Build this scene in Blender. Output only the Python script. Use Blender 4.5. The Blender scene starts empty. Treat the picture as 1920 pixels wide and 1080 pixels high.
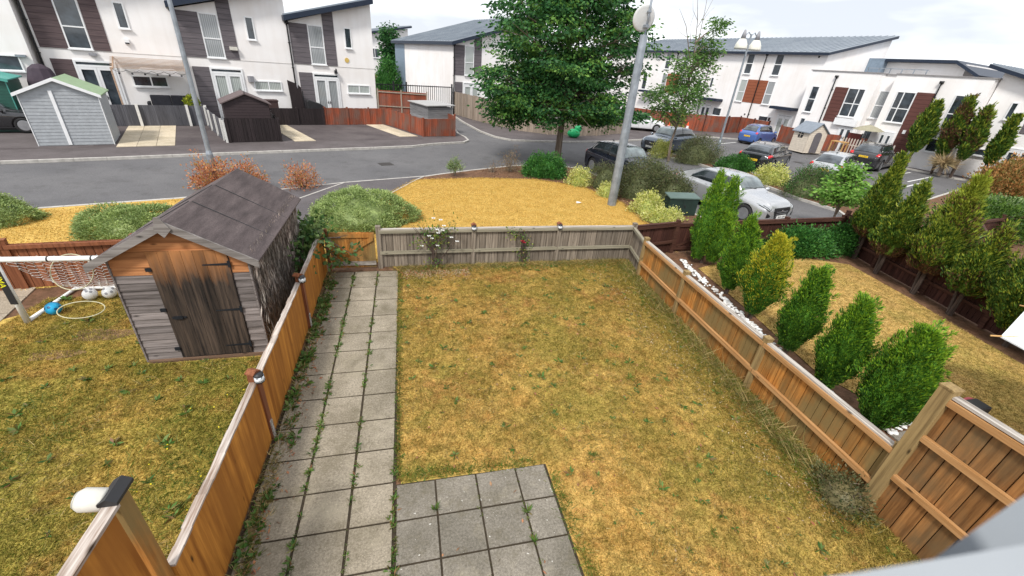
import bpy, bmesh, math, random
import numpy as np
from mathutils import Vector, Matrix
random.seed(7); rng = np.random.default_rng(11)
S = bpy.context.scene; COL = S.collection
R_ = math.radians

# ------------------------------------------------------------------ camera
cam = bpy.data.cameras.new('camera'); co = bpy.data.objects.new('camera', cam); COL.objects.link(co)
cam.sensor_width = 36; cam.lens = 14.657; cam.clip_start = .02; cam.clip_end = 900
cam.dof.use_dof = True; cam.dof.focus_distance = 11; cam.dof.aperture_fstop = 6.5
co.matrix_world = Matrix.Translation((0, 0, 4.4)) @ (Matrix.Rotation(R_(-15.154), 4, 'Z') @ Matrix.Rotation(R_(61.942), 4, 'X') @ Matrix.Rotation(R_(4.83), 4, 'Z'))
S.camera = co
# ------------------------------------------------------------------ world (bright overcast) and sun
SUN_EL, SUN_AZ = 50, 215       # azimuth clockwise from +Y
w = bpy.data.worlds.new('World'); S.world = w; w.use_nodes = True
nt = w.node_tree; nt.nodes.clear()
def wn(t, **k):
    n = nt.nodes.new(t)
    for a, b in k.items(): setattr(n, a, b)
    return n
wo = wn('ShaderNodeOutputWorld'); bg = wn('ShaderNodeBackground'); bg.inputs[1].default_value = .102
sky = wn('ShaderNodeTexSky', sky_type='NISHITA', sun_disc=False, sun_elevation=R_(SUN_EL), sun_rotation=R_(SUN_AZ))
tc = wn('ShaderNodeTexCoord'); mp = wn('ShaderNodeMapping'); mp.inputs['Scale'].default_value = (1, 1, 4)
nz = wn('ShaderNodeTexNoise'); nz.inputs['Scale'].default_value = 2.2; nz.inputs['Detail'].default_value = 5
cr = wn('ShaderNodeValToRGB'); cr.color_ramp.elements[0].position = .40; cr.color_ramp.elements[1].position = .60
cr.color_ramp.elements[0].color = (4.9, 5.15, 5.6, 1); cr.color_ramp.elements[1].color = (8.8, 8.85, 8.95, 1)
mx = wn('ShaderNodeMix', data_type='RGBA'); mx.inputs[0].default_value = .93
L = nt.links.new
L(tc.outputs['Generated'], mp.inputs[0]); L(mp.outputs[0], nz.inputs[0]); L(nz.outputs[0], cr.inputs[0])
L(sky.outputs[0], mx.inputs[6]); L(cr.outputs[0], mx.inputs[7]); L(mx.outputs[2], bg.inputs[0]); L(bg.outputs[0], wo.inputs[0])
sl = bpy.data.lights.new('sun', 'SUN'); so = bpy.data.objects.new('sun', sl); COL.objects.link(so)
sl.energy = 2.1; sl.angle = R_(10); sl.color = (1, .96, .9)
d = Vector((math.sin(R_(SUN_AZ)) * math.cos(R_(SUN_EL)), math.cos(R_(SUN_AZ)) * math.cos(R_(SUN_EL)), math.sin(R_(SUN_EL))))
so.rotation_euler = d.to_track_quat('Z', 'Y').to_euler(); so.location = d * 50
S.view_settings.view_transform = 'Standard'; S.view_settings.look = 'None'; S.view_settings.gamma = 1
S.view_settings.use_curve_mapping = False; S.view_settings.exposure = .80
S.render.engine = 'CYCLES'

# ------------------------------------------------------------------ materials
MATS = {}
class NB:
    def __init__(s, name):
        s.m = bpy.data.materials.new(name); s.m.use_nodes = True; s.t = s.m.node_tree
        s.p = s.t.nodes['Principled BSDF']; s.out = s.t.nodes['Material Output']
    def n(s, t, **k):
        q = s.t.nodes.new(t)
        for a, b in k.items():
            if a.startswith('i_'): q.inputs[a[2:].replace('_', ' ')].default_value = b
            else: setattr(q, a, b)
        return q
    def l(s, a, b): s.t.links.new(a, b)
    def coord(s, scale=(1, 1, 1), kind='Object', rot=(0, 0, 0)):
        c = s.n('ShaderNodeTexCoord'); m = s.n('ShaderNodeMapping'); m.inputs['Scale'].default_value = scale; m.inputs['Rotation'].default_value = rot
        s.l(c.outputs[kind], m.inputs[0]); return m.outputs[0]
    def noise(s, vec, scale, detail=4, rough=.6):
        q = s.n('ShaderNodeTexNoise'); q.inputs['Scale'].default_value = scale; q.inputs['Detail'].default_value = detail; q.inputs['Roughness'].default_value = rough
        s.l(vec, q.inputs[0]); return q.outputs[0]
    def ramp(s, fac, stops, interp='LINEAR'):
        q = s.n('ShaderNodeValToRGB'); e = q.color_ramp.elements; q.color_ramp.interpolation = interp
        while len(e) < len(stops): e.new(.5)
        for i, (p, c) in enumerate(stops): e[i].position = p; e[i].color = (*c, 1) if len(c) == 3 else c
        s.l(fac, q.inputs[0]); return q.outputs[0]
    def mix(s, a, b, f, mode='MIX'):
        q = s.n('ShaderNodeMix', data_type='RGBA', blend_type=mode)
        for v, i in ((f, 0), (a, 6), (b, 7)):
            if isinstance(v, (int, float)): q.inputs[i].default_value = v
            elif isinstance(v, tuple): q.inputs[i].default_value = (*v, 1)
            else: s.l(v, q.inputs[i])
        return q.outputs[2]
    def math(s, op, a, b=0.0):
        q = s.n('ShaderNodeMath', operation=op)
        for v, i in ((a, 0), (b, 1)):
            if isinstance(v, (int, float)): q.inputs[i].default_value = v
            else: s.l(v, q.inputs[i])
        return q.outputs[0]
    def bump(s, h, st, dist=.01):
        q = s.n('ShaderNodeBump'); q.inputs['Strength'].default_value = st; q.inputs['Distance'].default_value = dist
        s.l(h, q.inputs['Height']); s.l(q.outputs[0], s.p.inputs['Normal'])
    def island(s):
        return s.n('ShaderNodeNewGeometry').outputs['Random Per Island']
    def col(s, c, rough=.8, metal=0, spec=.3):
        if isinstance(c, tuple): s.p.inputs['Base Color'].default_value = (*c, 1)
        else: s.l(c, s.p.inputs['Base Color'])
        s.p.inputs['Roughness'].default_value = rough; s.p.inputs['Metallic'].default_value = metal; s.p.inputs['Specular IOR Level'].default_value = spec
        return s.m
def M(name, f):
    if name not in MATS: MATS[name] = f()
    return MATS[name]
def plain(name, c, rough=.6, metal=0, spec=.4, var=.12, sc=6, bump=.1):
    def f():
        b = NB(name); v = b.coord(); n = b.noise(v, sc)
        k = b.ramp(n, [(.3, tuple(x * (1 - var) for x in c)), (.7, tuple(min(1, x * (1 + var)) for x in c))])
        b.bump(b.noise(v, sc * 6), bump, .004); return b.col(k, rough, metal, spec)
    return M(name, f)
def wood(name, c1, c2, axis=2, rough=.75, knots=True, isl=.35, grain=26, weather=None):
    """grain runs along axis; per-board tone from the mesh island"""
    def f():
        b = NB(name); sc = [grain, grain, grain]; sc[axis] = grain * .045
        v = b.coord(tuple(sc)); g = b.noise(v, 1, 5, .65); i = b.island()
        k = b.ramp(g, [(.36, c1), (.62, c2)])
        t = b.ramp(i, [(0, (1 - isl,) * 3), (1, (1 + isl * .5,) * 3)])
        k = b.mix(k, t, 1.0, 'MULTIPLY')
        if knots:
            v2 = b.coord(tuple([5, 5, 5] if axis is None else [6 if a != axis else 2.2 for a in range(3)]))
            vo = b.n('ShaderNodeTexVoronoi'); vo.inputs['Scale'].default_value = 1; b.l(v2, vo.inputs[0])
            k = b.mix(tuple(x * .25 for x in c1), k, b.ramp(vo.outputs['Distance'], [(.03, (0, 0, 0)), (.12, (1, 1, 1))]))
        if weather:
            k = b.mix(k, weather, b.ramp(b.noise(b.coord((1, 1, .5)), 1.6, 5), [(.45, (0, 0, 0)), (.62, (.8, .8, .8))]))
        b.bump(g, .35, .006); return b.col(k, rough, 0, .25)
    return M(name, f)
def leafmat(name, cols, clump=1.6, tr=.25, rough=.55):
    """cols: list of colours picked per leaf; big noise shifts between first and second half"""
    def f():
        b = NB(name); i = b.island(); n = len(cols)
        k = b.ramp(i, [(j / max(1, n - 1), c) for j, c in enumerate(cols)])
        k = b.mix(k, b.ramp(b.noise(b.coord(), clump, 2), [(.35, (.72, .76, .7)), (.68, (1.25, 1.2, 1.1))]), 1., 'MULTIPLY')
        b.col(k, rough, 0, .3)
        if tr:
            t = b.n('ShaderNodeBsdfTranslucent'); b.l(k, t.inputs[0]); a = b.n('ShaderNodeMixShader'); a.inputs[0].default_value = tr
            b.l(b.p.outputs[0], a.inputs[1]); b.l(t.outputs[0], a.inputs[2]); b.l(a.outputs[0], b.out.inputs[0])
        return b.m
    return M(name, f)
def render_wall():
    def f():
        b = NB('white_render'); v = b.coord((1, 1, 1)); s = b.noise(b.coord((3, 3, .25)), 1.2, 5)
        k = b.ramp(s, [(.25, (.815, .795, .785)), (.6, (.86, .845, .84))]); g = b.noise(v, .5, 3)
        k = b.mix(k, b.ramp(g, [(.35, (.94, .92, .90)), (.6, (1, 1, 1))]), 1., 'MULTIPLY')
        b.bump(b.noise(v, 60), .15, .004); return b.col(k, .9, 0, .2)
    return M('white_render', f)
def cladding(name, c1, c2):
    def f():
        b = NB(name); v = b.coord((.8, .8, 14)); g = b.noise(v, 1.3, 5, .7)
        k = b.ramp(g, [(.3, c1), (.7, c2)])
        q = b.n('ShaderNodeTexWave', wave_type='BANDS', bands_direction='Z', wave_profile='SAW'); q.inputs['Scale'].default_value = 1.15; q.inputs['Distortion'].default_value = 0
        b.l(b.coord((1, 1, 1)), q.inputs[0])
        k = b.mix(tuple(x * .25 for x in c1), k, b.ramp(q.outputs[0], [(.0, (0, 0, 0)), (.12, (1, 1, 1))]))
        b.bump(q.outputs[0], .5, .01); return b.col(k, .8, 0, .2)
    return M(name, f)
def asphalt(name, c1, c2, patch=.35, bumpst=.25):
    def f():
        b = NB(name); v = b.coord(); g = b.noise(v, 55, 4, .75); p = b.noise(v, patch, 5, .65)
        k = b.ramp(p, [(.32, c1), (.68, c2)]); k = b.mix(k, b.ramp(g, [(.3, (.6, .6, .6)), (.7, (1.4, 1.4, 1.4))]), 1., 'MULTIPLY')
        # old stains and repair lines
        st = b.ramp(b.noise(b.coord((1, 1, 1), rot=(0, 0, .4)), 1.3, 6, .75), [(.52, (1, 1, 1)), (.68, (.78, .77, .76))])
        k = b.mix(k, st, 1., 'MULTIPLY'); b.bump(g, bumpst, .006); return b.col(k, .85, 0, .3)
    return M(name, f)
def drylawn(name, straw, ochre, green, greenamt=.5, red=(.20, .075, .03), xmask=None, mixed=.45, gstr=.8, mott=1., rstr=.6):
    def f():
        b = NB(name); v = b.coord(); i = b.island()
        big = b.noise(v, .55, 5, .65); mid = b.noise(v, 2.4, 5, .7)
        k = b.mix(straw, ochre, b.ramp(mid, [(.38, (0, 0, 0)), (.62, (1, 1, 1))]))
        gm = b.ramp(big, [(greenamt, (0, 0, 0)), (greenamt + .16, (1, 1, 1))])
        if xmask:
            sx = b.n('ShaderNodeSeparateXYZ'); b.l(v, sx.inputs[0])
            mr = b.n('ShaderNodeMapRange'); b.l(b.math('ADD', sx.outputs[xmask[0]], b.math('MULTIPLY', mid, 1.6)), mr.inputs[0])
            mr.inputs[1].default_value = xmask[1]; mr.inputs[2].default_value = xmask[2]
            gm = b.math('MAXIMUM', gm, mr.outputs[0])
        k = b.mix(k, green, b.math('MULTIPLY', gm, gstr))
        rm = b.ramp(b.noise(b.coord((1, 1, 1), rot=(0, 0, 1)), 1.1, 5, .75), [(.53, (0, 0, 0)), (.66, (1, 1, 1))])
        k = b.mix(k, red, b.math('MULTIPLY', rm, rstr))
        if mixed: k = b.mix(k, b.ramp(i, [(0, green), (.22, ochre), (.5, straw), (.85, tuple(min(1, x * 1.45 + .03) for x in straw)), (1, red)]), mixed)
        k = b.mix(k, b.ramp(i, [(0, (.62, .66, .5)), (.5, (1, .98, .95)), (1, (1.4, 1.36, 1.3))]), 1., 'MULTIPLY')
        k = b.mix(k, b.ramp(b.noise(v, 6.5, 5, .75), [(.36, (.60, .62, .52)), (.52, (1.02, 1.0, .98)), (.66, (1.3, 1.27, 1.25))]), mott, 'MULTIPLY')
        g = b.noise(v, 70, 3, .8); k = b.mix(k, b.ramp(g, [(.3, (.55, .55, .5)), (.7, (1.35, 1.35, 1.3))]), 1., 'MULTIPLY')
        b.bump(g, .5, .01); return b.col(k, .85, 0, .15)
    return M(name, f)
def slabmat(name, c1, c2, specks=True, dirty=False):
    def f():
        b = NB(name); v = b.coord(); g = b.noise(v, 42, 5, .8); p = b.noise(v, 1.6, 5)
        k = b.ramp(p, [(.35, c1), (.65, c2)]); k = b.mix(k, b.ramp(b.island(), [(0, (.86, .85, .83)), (1, (1.12, 1.1, 1.08))]), 1., 'MULTIPLY')
        k = b.mix(k, b.ramp(g, [(.3, (.5, .49, .47)), (.7, (1.38, 1.38, 1.36))]), 1., 'MULTIPLY')
        if dirty:
            k = b.mix(k, (.10, .085, .05), b.ramp(b.noise(b.coord(rot=(0, 0, .7)), 2.6, 7, .8), [(.50, (0, 0, 0)), (.72, (.7, .7, .7))]))
            k = b.mix(k, (.34, .30, .22), b.ramp(b.noise(b.coord(rot=(0, 0, 2.)), 1.1, 5, .7), [(.55, (0, 0, 0)), (.68, (.55, .55, .55))]))
            g3 = b.ramp(b.noise(v, 110, 2, .9), [(.62, (1, 1, 1)), (.70, (1.9, 1.9, 1.85))]); k = b.mix(k, g3, 1., 'MULTIPLY')
        if specks:
            vo = b.n('ShaderNodeTexVoronoi'); vo.inputs['Scale'].default_value = 10; vn = b.n('ShaderNodeVectorMath', operation='ADD'); b.l(b.coord(), vn.inputs[0])
            nn = b.n('ShaderNodeTexNoise'); nn.inputs['Scale'].default_value = 30; b.l(b.coord(), nn.inputs[0]); sc_ = b.n('ShaderNodeVectorMath', operation='SCALE'); sc_.inputs['Scale'].default_value = .05; b.l(nn.outputs['Color'], sc_.inputs[0]); b.l(sc_.outputs[0], vn.inputs[1]); b.l(vn.outputs[0], vo.inputs[0])
            thr = b.math('MULTIPLY', b.noise(b.coord(), 1.7, 3), .16); k = b.mix(k, (.62, .60, .54), b.math('MULTIPLY', b.math('LESS_THAN', vo.outputs['Distance'], thr), .8))
        b.bump(g, .6, .006); return b.col(k, .9, 0, .2)
    return M(name, f)
def glass(name='window_glass', c=(.035, .045, .055), stripes=None):
    def f():
        b = NB(name); k = c
        if stripes:
            q = b.n('ShaderNodeTexWave', wave_type='BANDS', bands_direction='X'); q.inputs['Scale'].default_value = 3.2; q.inputs['Distortion'].default_value = .6
            b.l(b.coord(), q.inputs[0]); k = b.ramp(q.outputs[0], [(.1, tuple(x * .62 for x in stripes)), (.6, stripes)])
        else:
            k = b.ramp(b.noise(b.coord(), 1.4, 3), [(.35, tuple(x * .5 for x in c)), (.7, tuple(x * 1.9 for x in c))])
        b.col(k, .06, 0, .7); b.p.inputs['Coat Weight'].default_value = .6; b.p.inputs['Coat Roughness'].default_value = .03; return b.m
    return M(name, f)
def carpaint(name, c, metal=.3, rough=.3):
    def f():
        b = NB(name); b.col(c, rough, metal, .5); b.p.inputs['Coat Weight'].default_value = .9; b.p.inputs['Coat Roughness'].default_value = .04
        d = b.noise(b.coord(), 3, 4); b.l(b.mix(c, tuple(x * .8 + .02 for x in c), d), b.p.inputs['Base Color']); return b.m
    return M(name, f)
def zincroof():
    def f():
        b = NB('zinc_roof'); k = b.ramp(b.noise(b.coord(), .7, 4), [(.3, (.20, .23, .27)), (.7, (.29, .325, .36))])
        return b.col(k, .42, .25, .5)
    return M('zinc_roof', f)

WHITE = plain('white_plastic', (.78, .79, .8), .35, 0, .5, .05)
BLACK = plain('black_plastic', (.02, .02, .022), .5)
FASCIA = plain('dark_fascia', (.018, .028, .05), .45, .2)
GALV = plain('galvanised_steel', (.30, .335, .375), .45, .55, .5, .28, 3, .3)
RENDER = render_wall()
GREYCLAD = cladding('grey_cladding', (.095, .085, .095), (.185, .165, .175))
BROWNCLAD = cladding('brown_cladding', (.085, .035, .03), (.15, .065, .055))
REDCLAD = cladding('red_cladding', (.22, .07, .035), (.32, .11, .06))
GL = glass(); GLB = glass('blind_glass', stripes=(.46, .5, .48)); GLC = glass('curtain_glass', stripes=(.34, .36, .37))
SOIL = drylawn('bark_soil', (.15, .085, .055), (.10, .055, .04), (.10, .07, .035), .6, (.19, .08, .04))
KERB = plain('kerb_concrete', (.42, .40, .37), .85, 0, .2, .2, 5, .3)

# ------------------------------------------------------------------ mesh helpers
class MB:
    def __init__(s): s.v = []; s.f = []
    def add(s, vs, fs, mt=None):
        o = len(s.v)
        s.v += [tuple(mt @ Vector(p)) if mt else tuple(p) for p in vs]; s.f += [tuple(i + o for i in f) for f in fs]; return s
    def box(s, x0, x1, y0, y1, z0, z1, mt=None):
        return s.add([(x0, y0, z0), (x1, y0, z0), (x1, y1, z0), (x0, y1, z0), (x0, y0, z1), (x1, y0, z1), (x1, y1, z1), (x0, y1, z1)],
                     [(0, 3, 2, 1), (4, 5, 6, 7), (0, 1, 5, 4), (1, 2, 6, 5), (2, 3, 7, 6), (3, 0, 4, 7)], mt)
    def prism(s, poly, z0, z1, mt=None):     # poly CCW in xy
        n = len(poly); a = sum(poly[i][0] * poly[(i + 1) % n][1] - poly[(i + 1) % n][0] * poly[i][1] for i in range(n))
        if a < 0: poly = poly[::-1]
        return s.add([(x, y, z0) for x, y in poly] + [(x, y, z1) for x, y in poly],
                     [tuple(range(n - 1, -1, -1)), tuple(range(n, 2 * n))] + [(i, (i + 1) % n, n + (i + 1) % n, n + i) for i in range(n)], mt)
    def profile(s, poly, y0, y1, mt=None):   # poly in xz, extruded along y
        n = len(poly); a = sum(poly[i][0] * poly[(i + 1) % n][1] - poly[(i + 1) % n][0] * poly[i][1] for i in range(n))
        if a < 0: poly = poly[::-1]
        return s.add([(x, y0, z) for x, z in poly] + [(x, y1, z) for x, z in poly],
                     [tuple(range(n)), tuple(range(2 * n - 1, n - 1, -1))] + [((i + 1) % n, i, n + i, n + (i + 1) % n) for i in range(n)], mt)
    def tube(s, pts, r, k=8, cap=True):
        pts = [Vector(p) for p in pts]; rs = r if isinstance(r, (list, tuple)) else [r] * len(pts); o = len(s.v)
        up = Vector((0, 0, 1)); px = None
        for i, p in enumerate(pts):
            t = (pts[min(i + 1, len(pts) - 1)] - pts[max(i - 1, 0)]).normalized()
            if px is None: px = t.orthogonal().normalized()
            px = (px - t * px.dot(t)).normalized(); py = t.cross(px)
            for j in range(k):
                a = 2 * math.pi * j / k; s.v.append(tuple(p + (px * math.cos(a) + py * math.sin(a)) * rs[i]))
        for i in range(len(pts) - 1):
            for j in range(k):
                a = o + i * k + j; b = o + i * k + (j + 1) % k; s.f.append((a, b, b + k, a + k))
        if cap: s.f.append(tuple(o + j for j in range(k))[::-1]); s.f.append(tuple(o + (len(pts) - 1) * k + j for j in range(k)))
        return s
    def lathe(s, prof, k=20, mt=None):       # prof [(r,z)]
        o = []; f = []
        for r, z in prof:
            for j in range(k): a = 2 * math.pi * j / k; o.append((r * math.cos(a), r * math.sin(a), z))
        for i in range(len(prof) - 1):
            for j in range(k): a = i * k + j; b = i * k + (j + 1) % k; f.append((a, b, b + k, a + k))
        f.append(tuple(range(k))[::-1]); f.append(tuple((len(prof) - 1) * k + j for j in range(k)))
        return s.add(o, f, mt)
    def sphere(s, c, r, k=14, sq=(1, 1, 1)):
        prof = [(max(.001, math.sin(math.pi * i / (k // 2))), -math.cos(math.pi * i / (k // 2))) for i in range(k // 2 + 1)]
        return s.lathe(prof, k, Matrix.Translation(c) @ Matrix.Diagonal((r * sq[0], r * sq[1], r * sq[2], 1)))
    def build(s, name, mat, parent=None, smooth=False, bevel=0):
        me = bpy.data.meshes.new(name); me.from_pydata(s.v, [], s.f); me.update()
        return link(name, me, mat, parent, smooth, bevel)
def link(name, me, mat, parent=None, smooth=False, bevel=0):
    o = bpy.data.objects.new(name, me); COL.objects.link(o); me.materials.append(mat)
    if smooth: me.polygons.foreach_set('use_smooth', [True] * len(me.polygons))
    if parent: o.parent = parent
    if bevel:
        b = o.modifiers.new('bevel', 'BEVEL'); b.width = bevel; b.segments = 2; b.limit_method = 'ANGLE'
    return o
def tag(o, label, cat, group=None, kind=None):
    if label: o['label'] = label
    if cat: o['category'] = cat
    if group: o['group'] = group
    if kind: o['kind'] = kind
    return o
def thing(name, label, cat, loc=(0, 0, 0), rz=0, group=None):
    o = bpy.data.objects.new(name, None); COL.objects.link(o); o.location = loc; o.rotation_euler = (0, 0, rz); o.empty_display_size = .2
    return tag(o, label, cat, group)
def struct(name, mb, mat, label=None):
    o = mb.build(name, mat); o['kind'] = 'structure'
    if label: o['label'] = label
    return o
def quads(name, V4, mat, parent=None):
    """V4: (n,k,3) array, one polygon of k corners per row"""
    V4 = np.asarray(V4, np.float32); n, k = V4.shape[:2]; me = bpy.data.meshes.new(name)
    me.vertices.add(n * k); me.vertices.foreach_set('co', V4.reshape(-1)); me.loops.add(n * k); me.loops.foreach_set('vertex_index', np.arange(n * k, dtype=np.int32))
    me.polygons.add(n); me.polygons.foreach_set('loop_start', np.arange(0, n * k, k, dtype=np.int32)); me.update(calc_edges=True); me.validate()
    return link(name, me, mat, parent)
def unit(a): return a / np.maximum(1e-6, np.linalg.norm(a, axis=1, keepdims=True))
def leafquads(P, D, Ln, W, bend=.0):
    """diamond leaves: base P, direction D, length Ln, width W"""
    n = len(P); D = unit(D); r = unit(rng.normal(size=(n, 3))); X = unit(np.cross(D, r)); Ln = np.broadcast_to(np.asarray(Ln, float).reshape(-1, 1), (n, 1)); W = np.broadcast_to(np.asarray(W, float).reshape(-1, 1), (n, 1))
    N = np.cross(X, D); m = P + D * Ln * .5
    return np.stack([P, m + X * W * .5, P + D * Ln - N * Ln * bend, m - X * W * .5], 1)
def blades(P, D, Ln, W):
    n = len(P); D = unit(D); r = rng.normal(size=(n, 3)); r[:, 2] *= .2; X = unit(np.cross(D, r)); Ln = np.asarray(Ln).reshape(-1, 1)
    return np.stack([P - X * W, P + X * W, P + D * Ln], 1)

# frames
ANG_A = R_(21.5); ANG_C = R_(-77.2)
def SN(s, n, a=ANG_A): return (s * math.cos(a) - n * math.sin(a), s * math.sin(a) + n * math.cos(a))
# ================================================================== THE GROUND
ASPH = asphalt('road_asphalt', (.100, .098, .102), (.142, .138, .140), .3)
ASPHB = asphalt('driveway_asphalt', (.062, .050, .052), (.118, .10, .098), .45)
FOOT = asphalt('footway_asphalt', (.085, .072, .072), (.125, .108, .108), .7)
PATHM = asphalt('path_asphalt', (.082, .074, .078), (.122, .11, .112), .6)
GOLD = drylawn('golden_lawn', (.56, .385, .12), (.49, .32, .085), (.36, .30, .08), .60, (.42, .24, .08), None, .0, .5, .25, .2)
LAWN = drylawn('dry_lawn', (.46, .315, .105), (.31, .18, .04), (.125, .145, .014), .42, (.24, .075, .03), xmask=(0, 3.3, 6.2), gstr=.95, rstr=.75)
LAWNL = drylawn('left_lawn', (.48, .34, .10), (.28, .21, .04), (.10, .165, .016), .39, (.26, .12, .04), gstr=.9, rstr=.8)
LAWNR = drylawn('right_lawn', (.46, .32, .125), (.36, .245, .075), (.20, .20, .035), .46, (.28, .16, .07))
g = MB(); g.prism([(600 * math.cos(a), 600 * math.sin(a)) for a in np.linspace(0, 2 * math.pi, 49)[:-1]], -.6, -.1)
struct('ground', g, ASPH)
NEAR = [(-60, -4), (-60, -6), (60, -6), (60, 3), (42, 21.5), (35.4, 19.6), (32.1, 17.9), (25.5, 15.4), (20.5, 13.9), (19.7, 14.7), (19.35, 17), (19.0, 22.3), (17.6, 25.1), (16.2, 26), (15.3, 25.5), (17.1, 23.3), (17.6, 17.9), (17.5, 15.4), (17.8, 13.7), (17.0, 12.3), (16.6, 11.0), (10.75, 11.0), (10.5, 12.6), (9.6, 16.4), (8.55, 20.2), (7.7, 20.85), (6.5, 20.95), (5.05, 20.5), (2.9, 19.4), (1.47, 18.55), (.76, 18.08), (-2.33, 16.83), (-4.42, 15.69), (-7.08, 14.6), (-10.55, 13.39), (-30, 6.2), (-60, -4)]
FAR = [(-60, 1), (-14.23, 19), (-11.56, 20.05), (-6.81, 22.07), (-1.75, 24.12), (.3, 25.0), (1.4, 25.9), (2.6, 26.6), (3.4, 26.95), (3.8, 27.7), (3.75, 28.9), (3.45, 30.2), (3.4, 33), (3.3, 60), (-60, 60)]
NORTH = [(4.0, 60), (4.1, 42), (4.6, 36.5), (5.24, 32), (5.9, 29.7), (6.85, 28.6), (8.85, 28.6), (11.2, 28.9), (15.4, 30.1), (18, 31.4), (22, 33.4), (27, 35), (30.3, 34.3), (31.7, 33), (31.9, 30), (32.3, 28), (33.6, 26), (35, 23.5), (35.3, 20.6), (36.5, 19.5), (44, 22.5), (90, 40), (90, 110), (4, 110)]
def deck(name, poly, mat, z1=0., z0=-.3):
    g = MB(); g.prism(poly, z0, z1); return struct(name, g, mat)
deck('front_ground', NEAR, SOIL); deck('far_footway', FAR, FOOT); deck('north_footway', NORTH, FOOT)
def kerb(name, pts, w=.13, z=.006):
    g = MB(); pts = [Vector((*p, 0)) for p in pts]
    for a, b in zip(pts, pts[1:]):
        t = (b - a).normalized(); n = Vector((-t.y, t.x, 0)); L_ = (b - a).length; k = max(1, int(L_ / .92))
        for i in range(k):
            p = a + t * (L_ * i / k + .004); q = a + t * (L_ * (i + 1) / k - .004)
            g.prism([(p - n * w / 2)[:2], (q - n * w / 2)[:2], (q + n * w / 2)[:2], (p + n * w / 2)[:2]], -.2, z + rng.uniform(-.002, .002))
    return struct(name, g, KERB)
kerb('kerb_near', NEAR[26 - 0:36][::-1] if False else [(-30, 6.2), (-10.55, 13.39), (-7.08, 14.6), (-4.42, 15.69), (-2.33, 16.83), (.76, 18.08), (1.47, 18.55), (2.9, 19.4), (5.05, 20.5), (6.5, 20.95), (7.7, 20.85), (8.55, 20.2), (9.6, 16.4), (10.5, 12.6), (10.75, 11.0)])
kerb('kerb_far', [(-60, 1)] + FAR[1:14]); kerb('kerb_north', NORTH[1:20])
kerb('kerb_island', NEAR[5:21])
# communal golden lawns, tarmac path between them
def sheet(name, poly, mat, z, kind='structure'):
    g = MB(); n = len(poly); a = sum(poly[i][0] * poly[(i + 1) % n][1] - poly[(i + 1) % n][0] * poly[i][1] for i in range(n))
    if a < 0: poly = poly[::-1]
    g.add([(x, y, z) for x, y in poly], [tuple(range(n))]); o = g.build(name, mat); o['kind'] = kind; return o
GOLDPOLY = [(.3, 17.36), (-.94, 14.75), (-2.3, 11.9), (-2.3, 9.5), (8.3, 9.8), (7.75, 12.3), (8.02, 14.47), (7.25, 16.75), (5.4, 17.8), (3, 17.85)]
sheet('golden_lawn', GOLDPOLY, GOLD, .006)
GOLDL = [(-9.9, 13.5), (-5.2, 15.25), (-4.4, 13.2), (-4.2, 9.6), (-30, 6), (-30, 6.4)]
sheet('golden_lawn_strip', [(-26, 7.8), (-10.5, 13.3), (-7.1, 14.5), (-5.5, 15.1), (-4.3, 13), (-4.0, 9.3), (-26, 5)], GOLD, .006)
sheet('communal_path', [(-4.5, 15.6), (-2.36, 16.76), (.7, 18.0), (.3, 17.36), (-.94, 14.75), (-2.3, 11.9), (-2.3, 9.4), (-4.2, 9.4), (-4.0, 13)], PATHM, .010)
kerb('path_edging', [(.66, 18.0), (.3, 17.36), (-.94, 14.75), (-2.3, 11.9)], .06, .02); kerb('path_edging', [(-2.4, 16.7), (-3.76, 14.26), (-4.1, 13)], .06, .02)
# drives of the houses opposite
def snpoly(*q): return [SN(*p) for p in q]
sheet('shared_drive', snpoly((-12, 25.1), (.8, 25.1), (.8, 25.3), (.3, 31), (-4.1, 31), (-4.1, 25.4), (-12, 25.4)), ASPHB, .004)
sheet('parking_bay', snpoly((5.0, 25.1), (11.0, 25.1), (10.9, 26), (10.2, 31), (4.2, 31), (4.2, 26)), ASPHB, .004)
CREAM = slabmat('cream_slabs', (.50, .43, .32), (.60, .53, .42), False)
def slabrows(name, polyf, nu, nv, mat, z=.02, gap=.012):
    """slabs between polyf(u,v) corners, u,v in 0..1"""
    g = MB()
    for i in range(nu):
        for j in range(nv):
            q = [polyf((i + a) / nu, (j + b) / nv) for a, b in ((0, 0), (1, 0), (1, 1), (0, 1))]
            c = (sum(p[0] for p in q) / 4, sum(p[1] for p in q) / 4)
            q = [(p[0] + (c[0] - p[0]) * gap * 2, p[1] + (c[1] - p[1]) * gap * 2) for p in q]
            g.prism(q, -.02, z)
    return struct(name, g, mat)
slabrows('slab_strip', lambda u, v: SN(-3.3 + 2.05 * u, 25.0 + 6 * v), 3, 8, CREAM)
slabrows('slab_strip', lambda u, v: SN(3.3 + 1.05 * u + .5 * (1 - v) * 1, 25.3 + 5.7 * v), 2, 8, CREAM)
slabrows('slab_strip', lambda u, v: SN(9.3 + 1.2 * u + .5 * (1 - v), 26 + 5 * v), 2, 7, CREAM)
sheet('house_yard', snpoly((-12, 31), (11, 31), (11, 33.2), (-12, 33.2)), FOOT, .006)
sheet('north_drive', [(18, 31.5), (23.5, 34.1), (27.5, 35.2), (29, 40), (19.5, 41), (17.9, 34)], ASPHB, .005)
LINE = plain('road_paint', (.62, .62, .6), .8, 0, .2, .15, 12)
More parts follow.
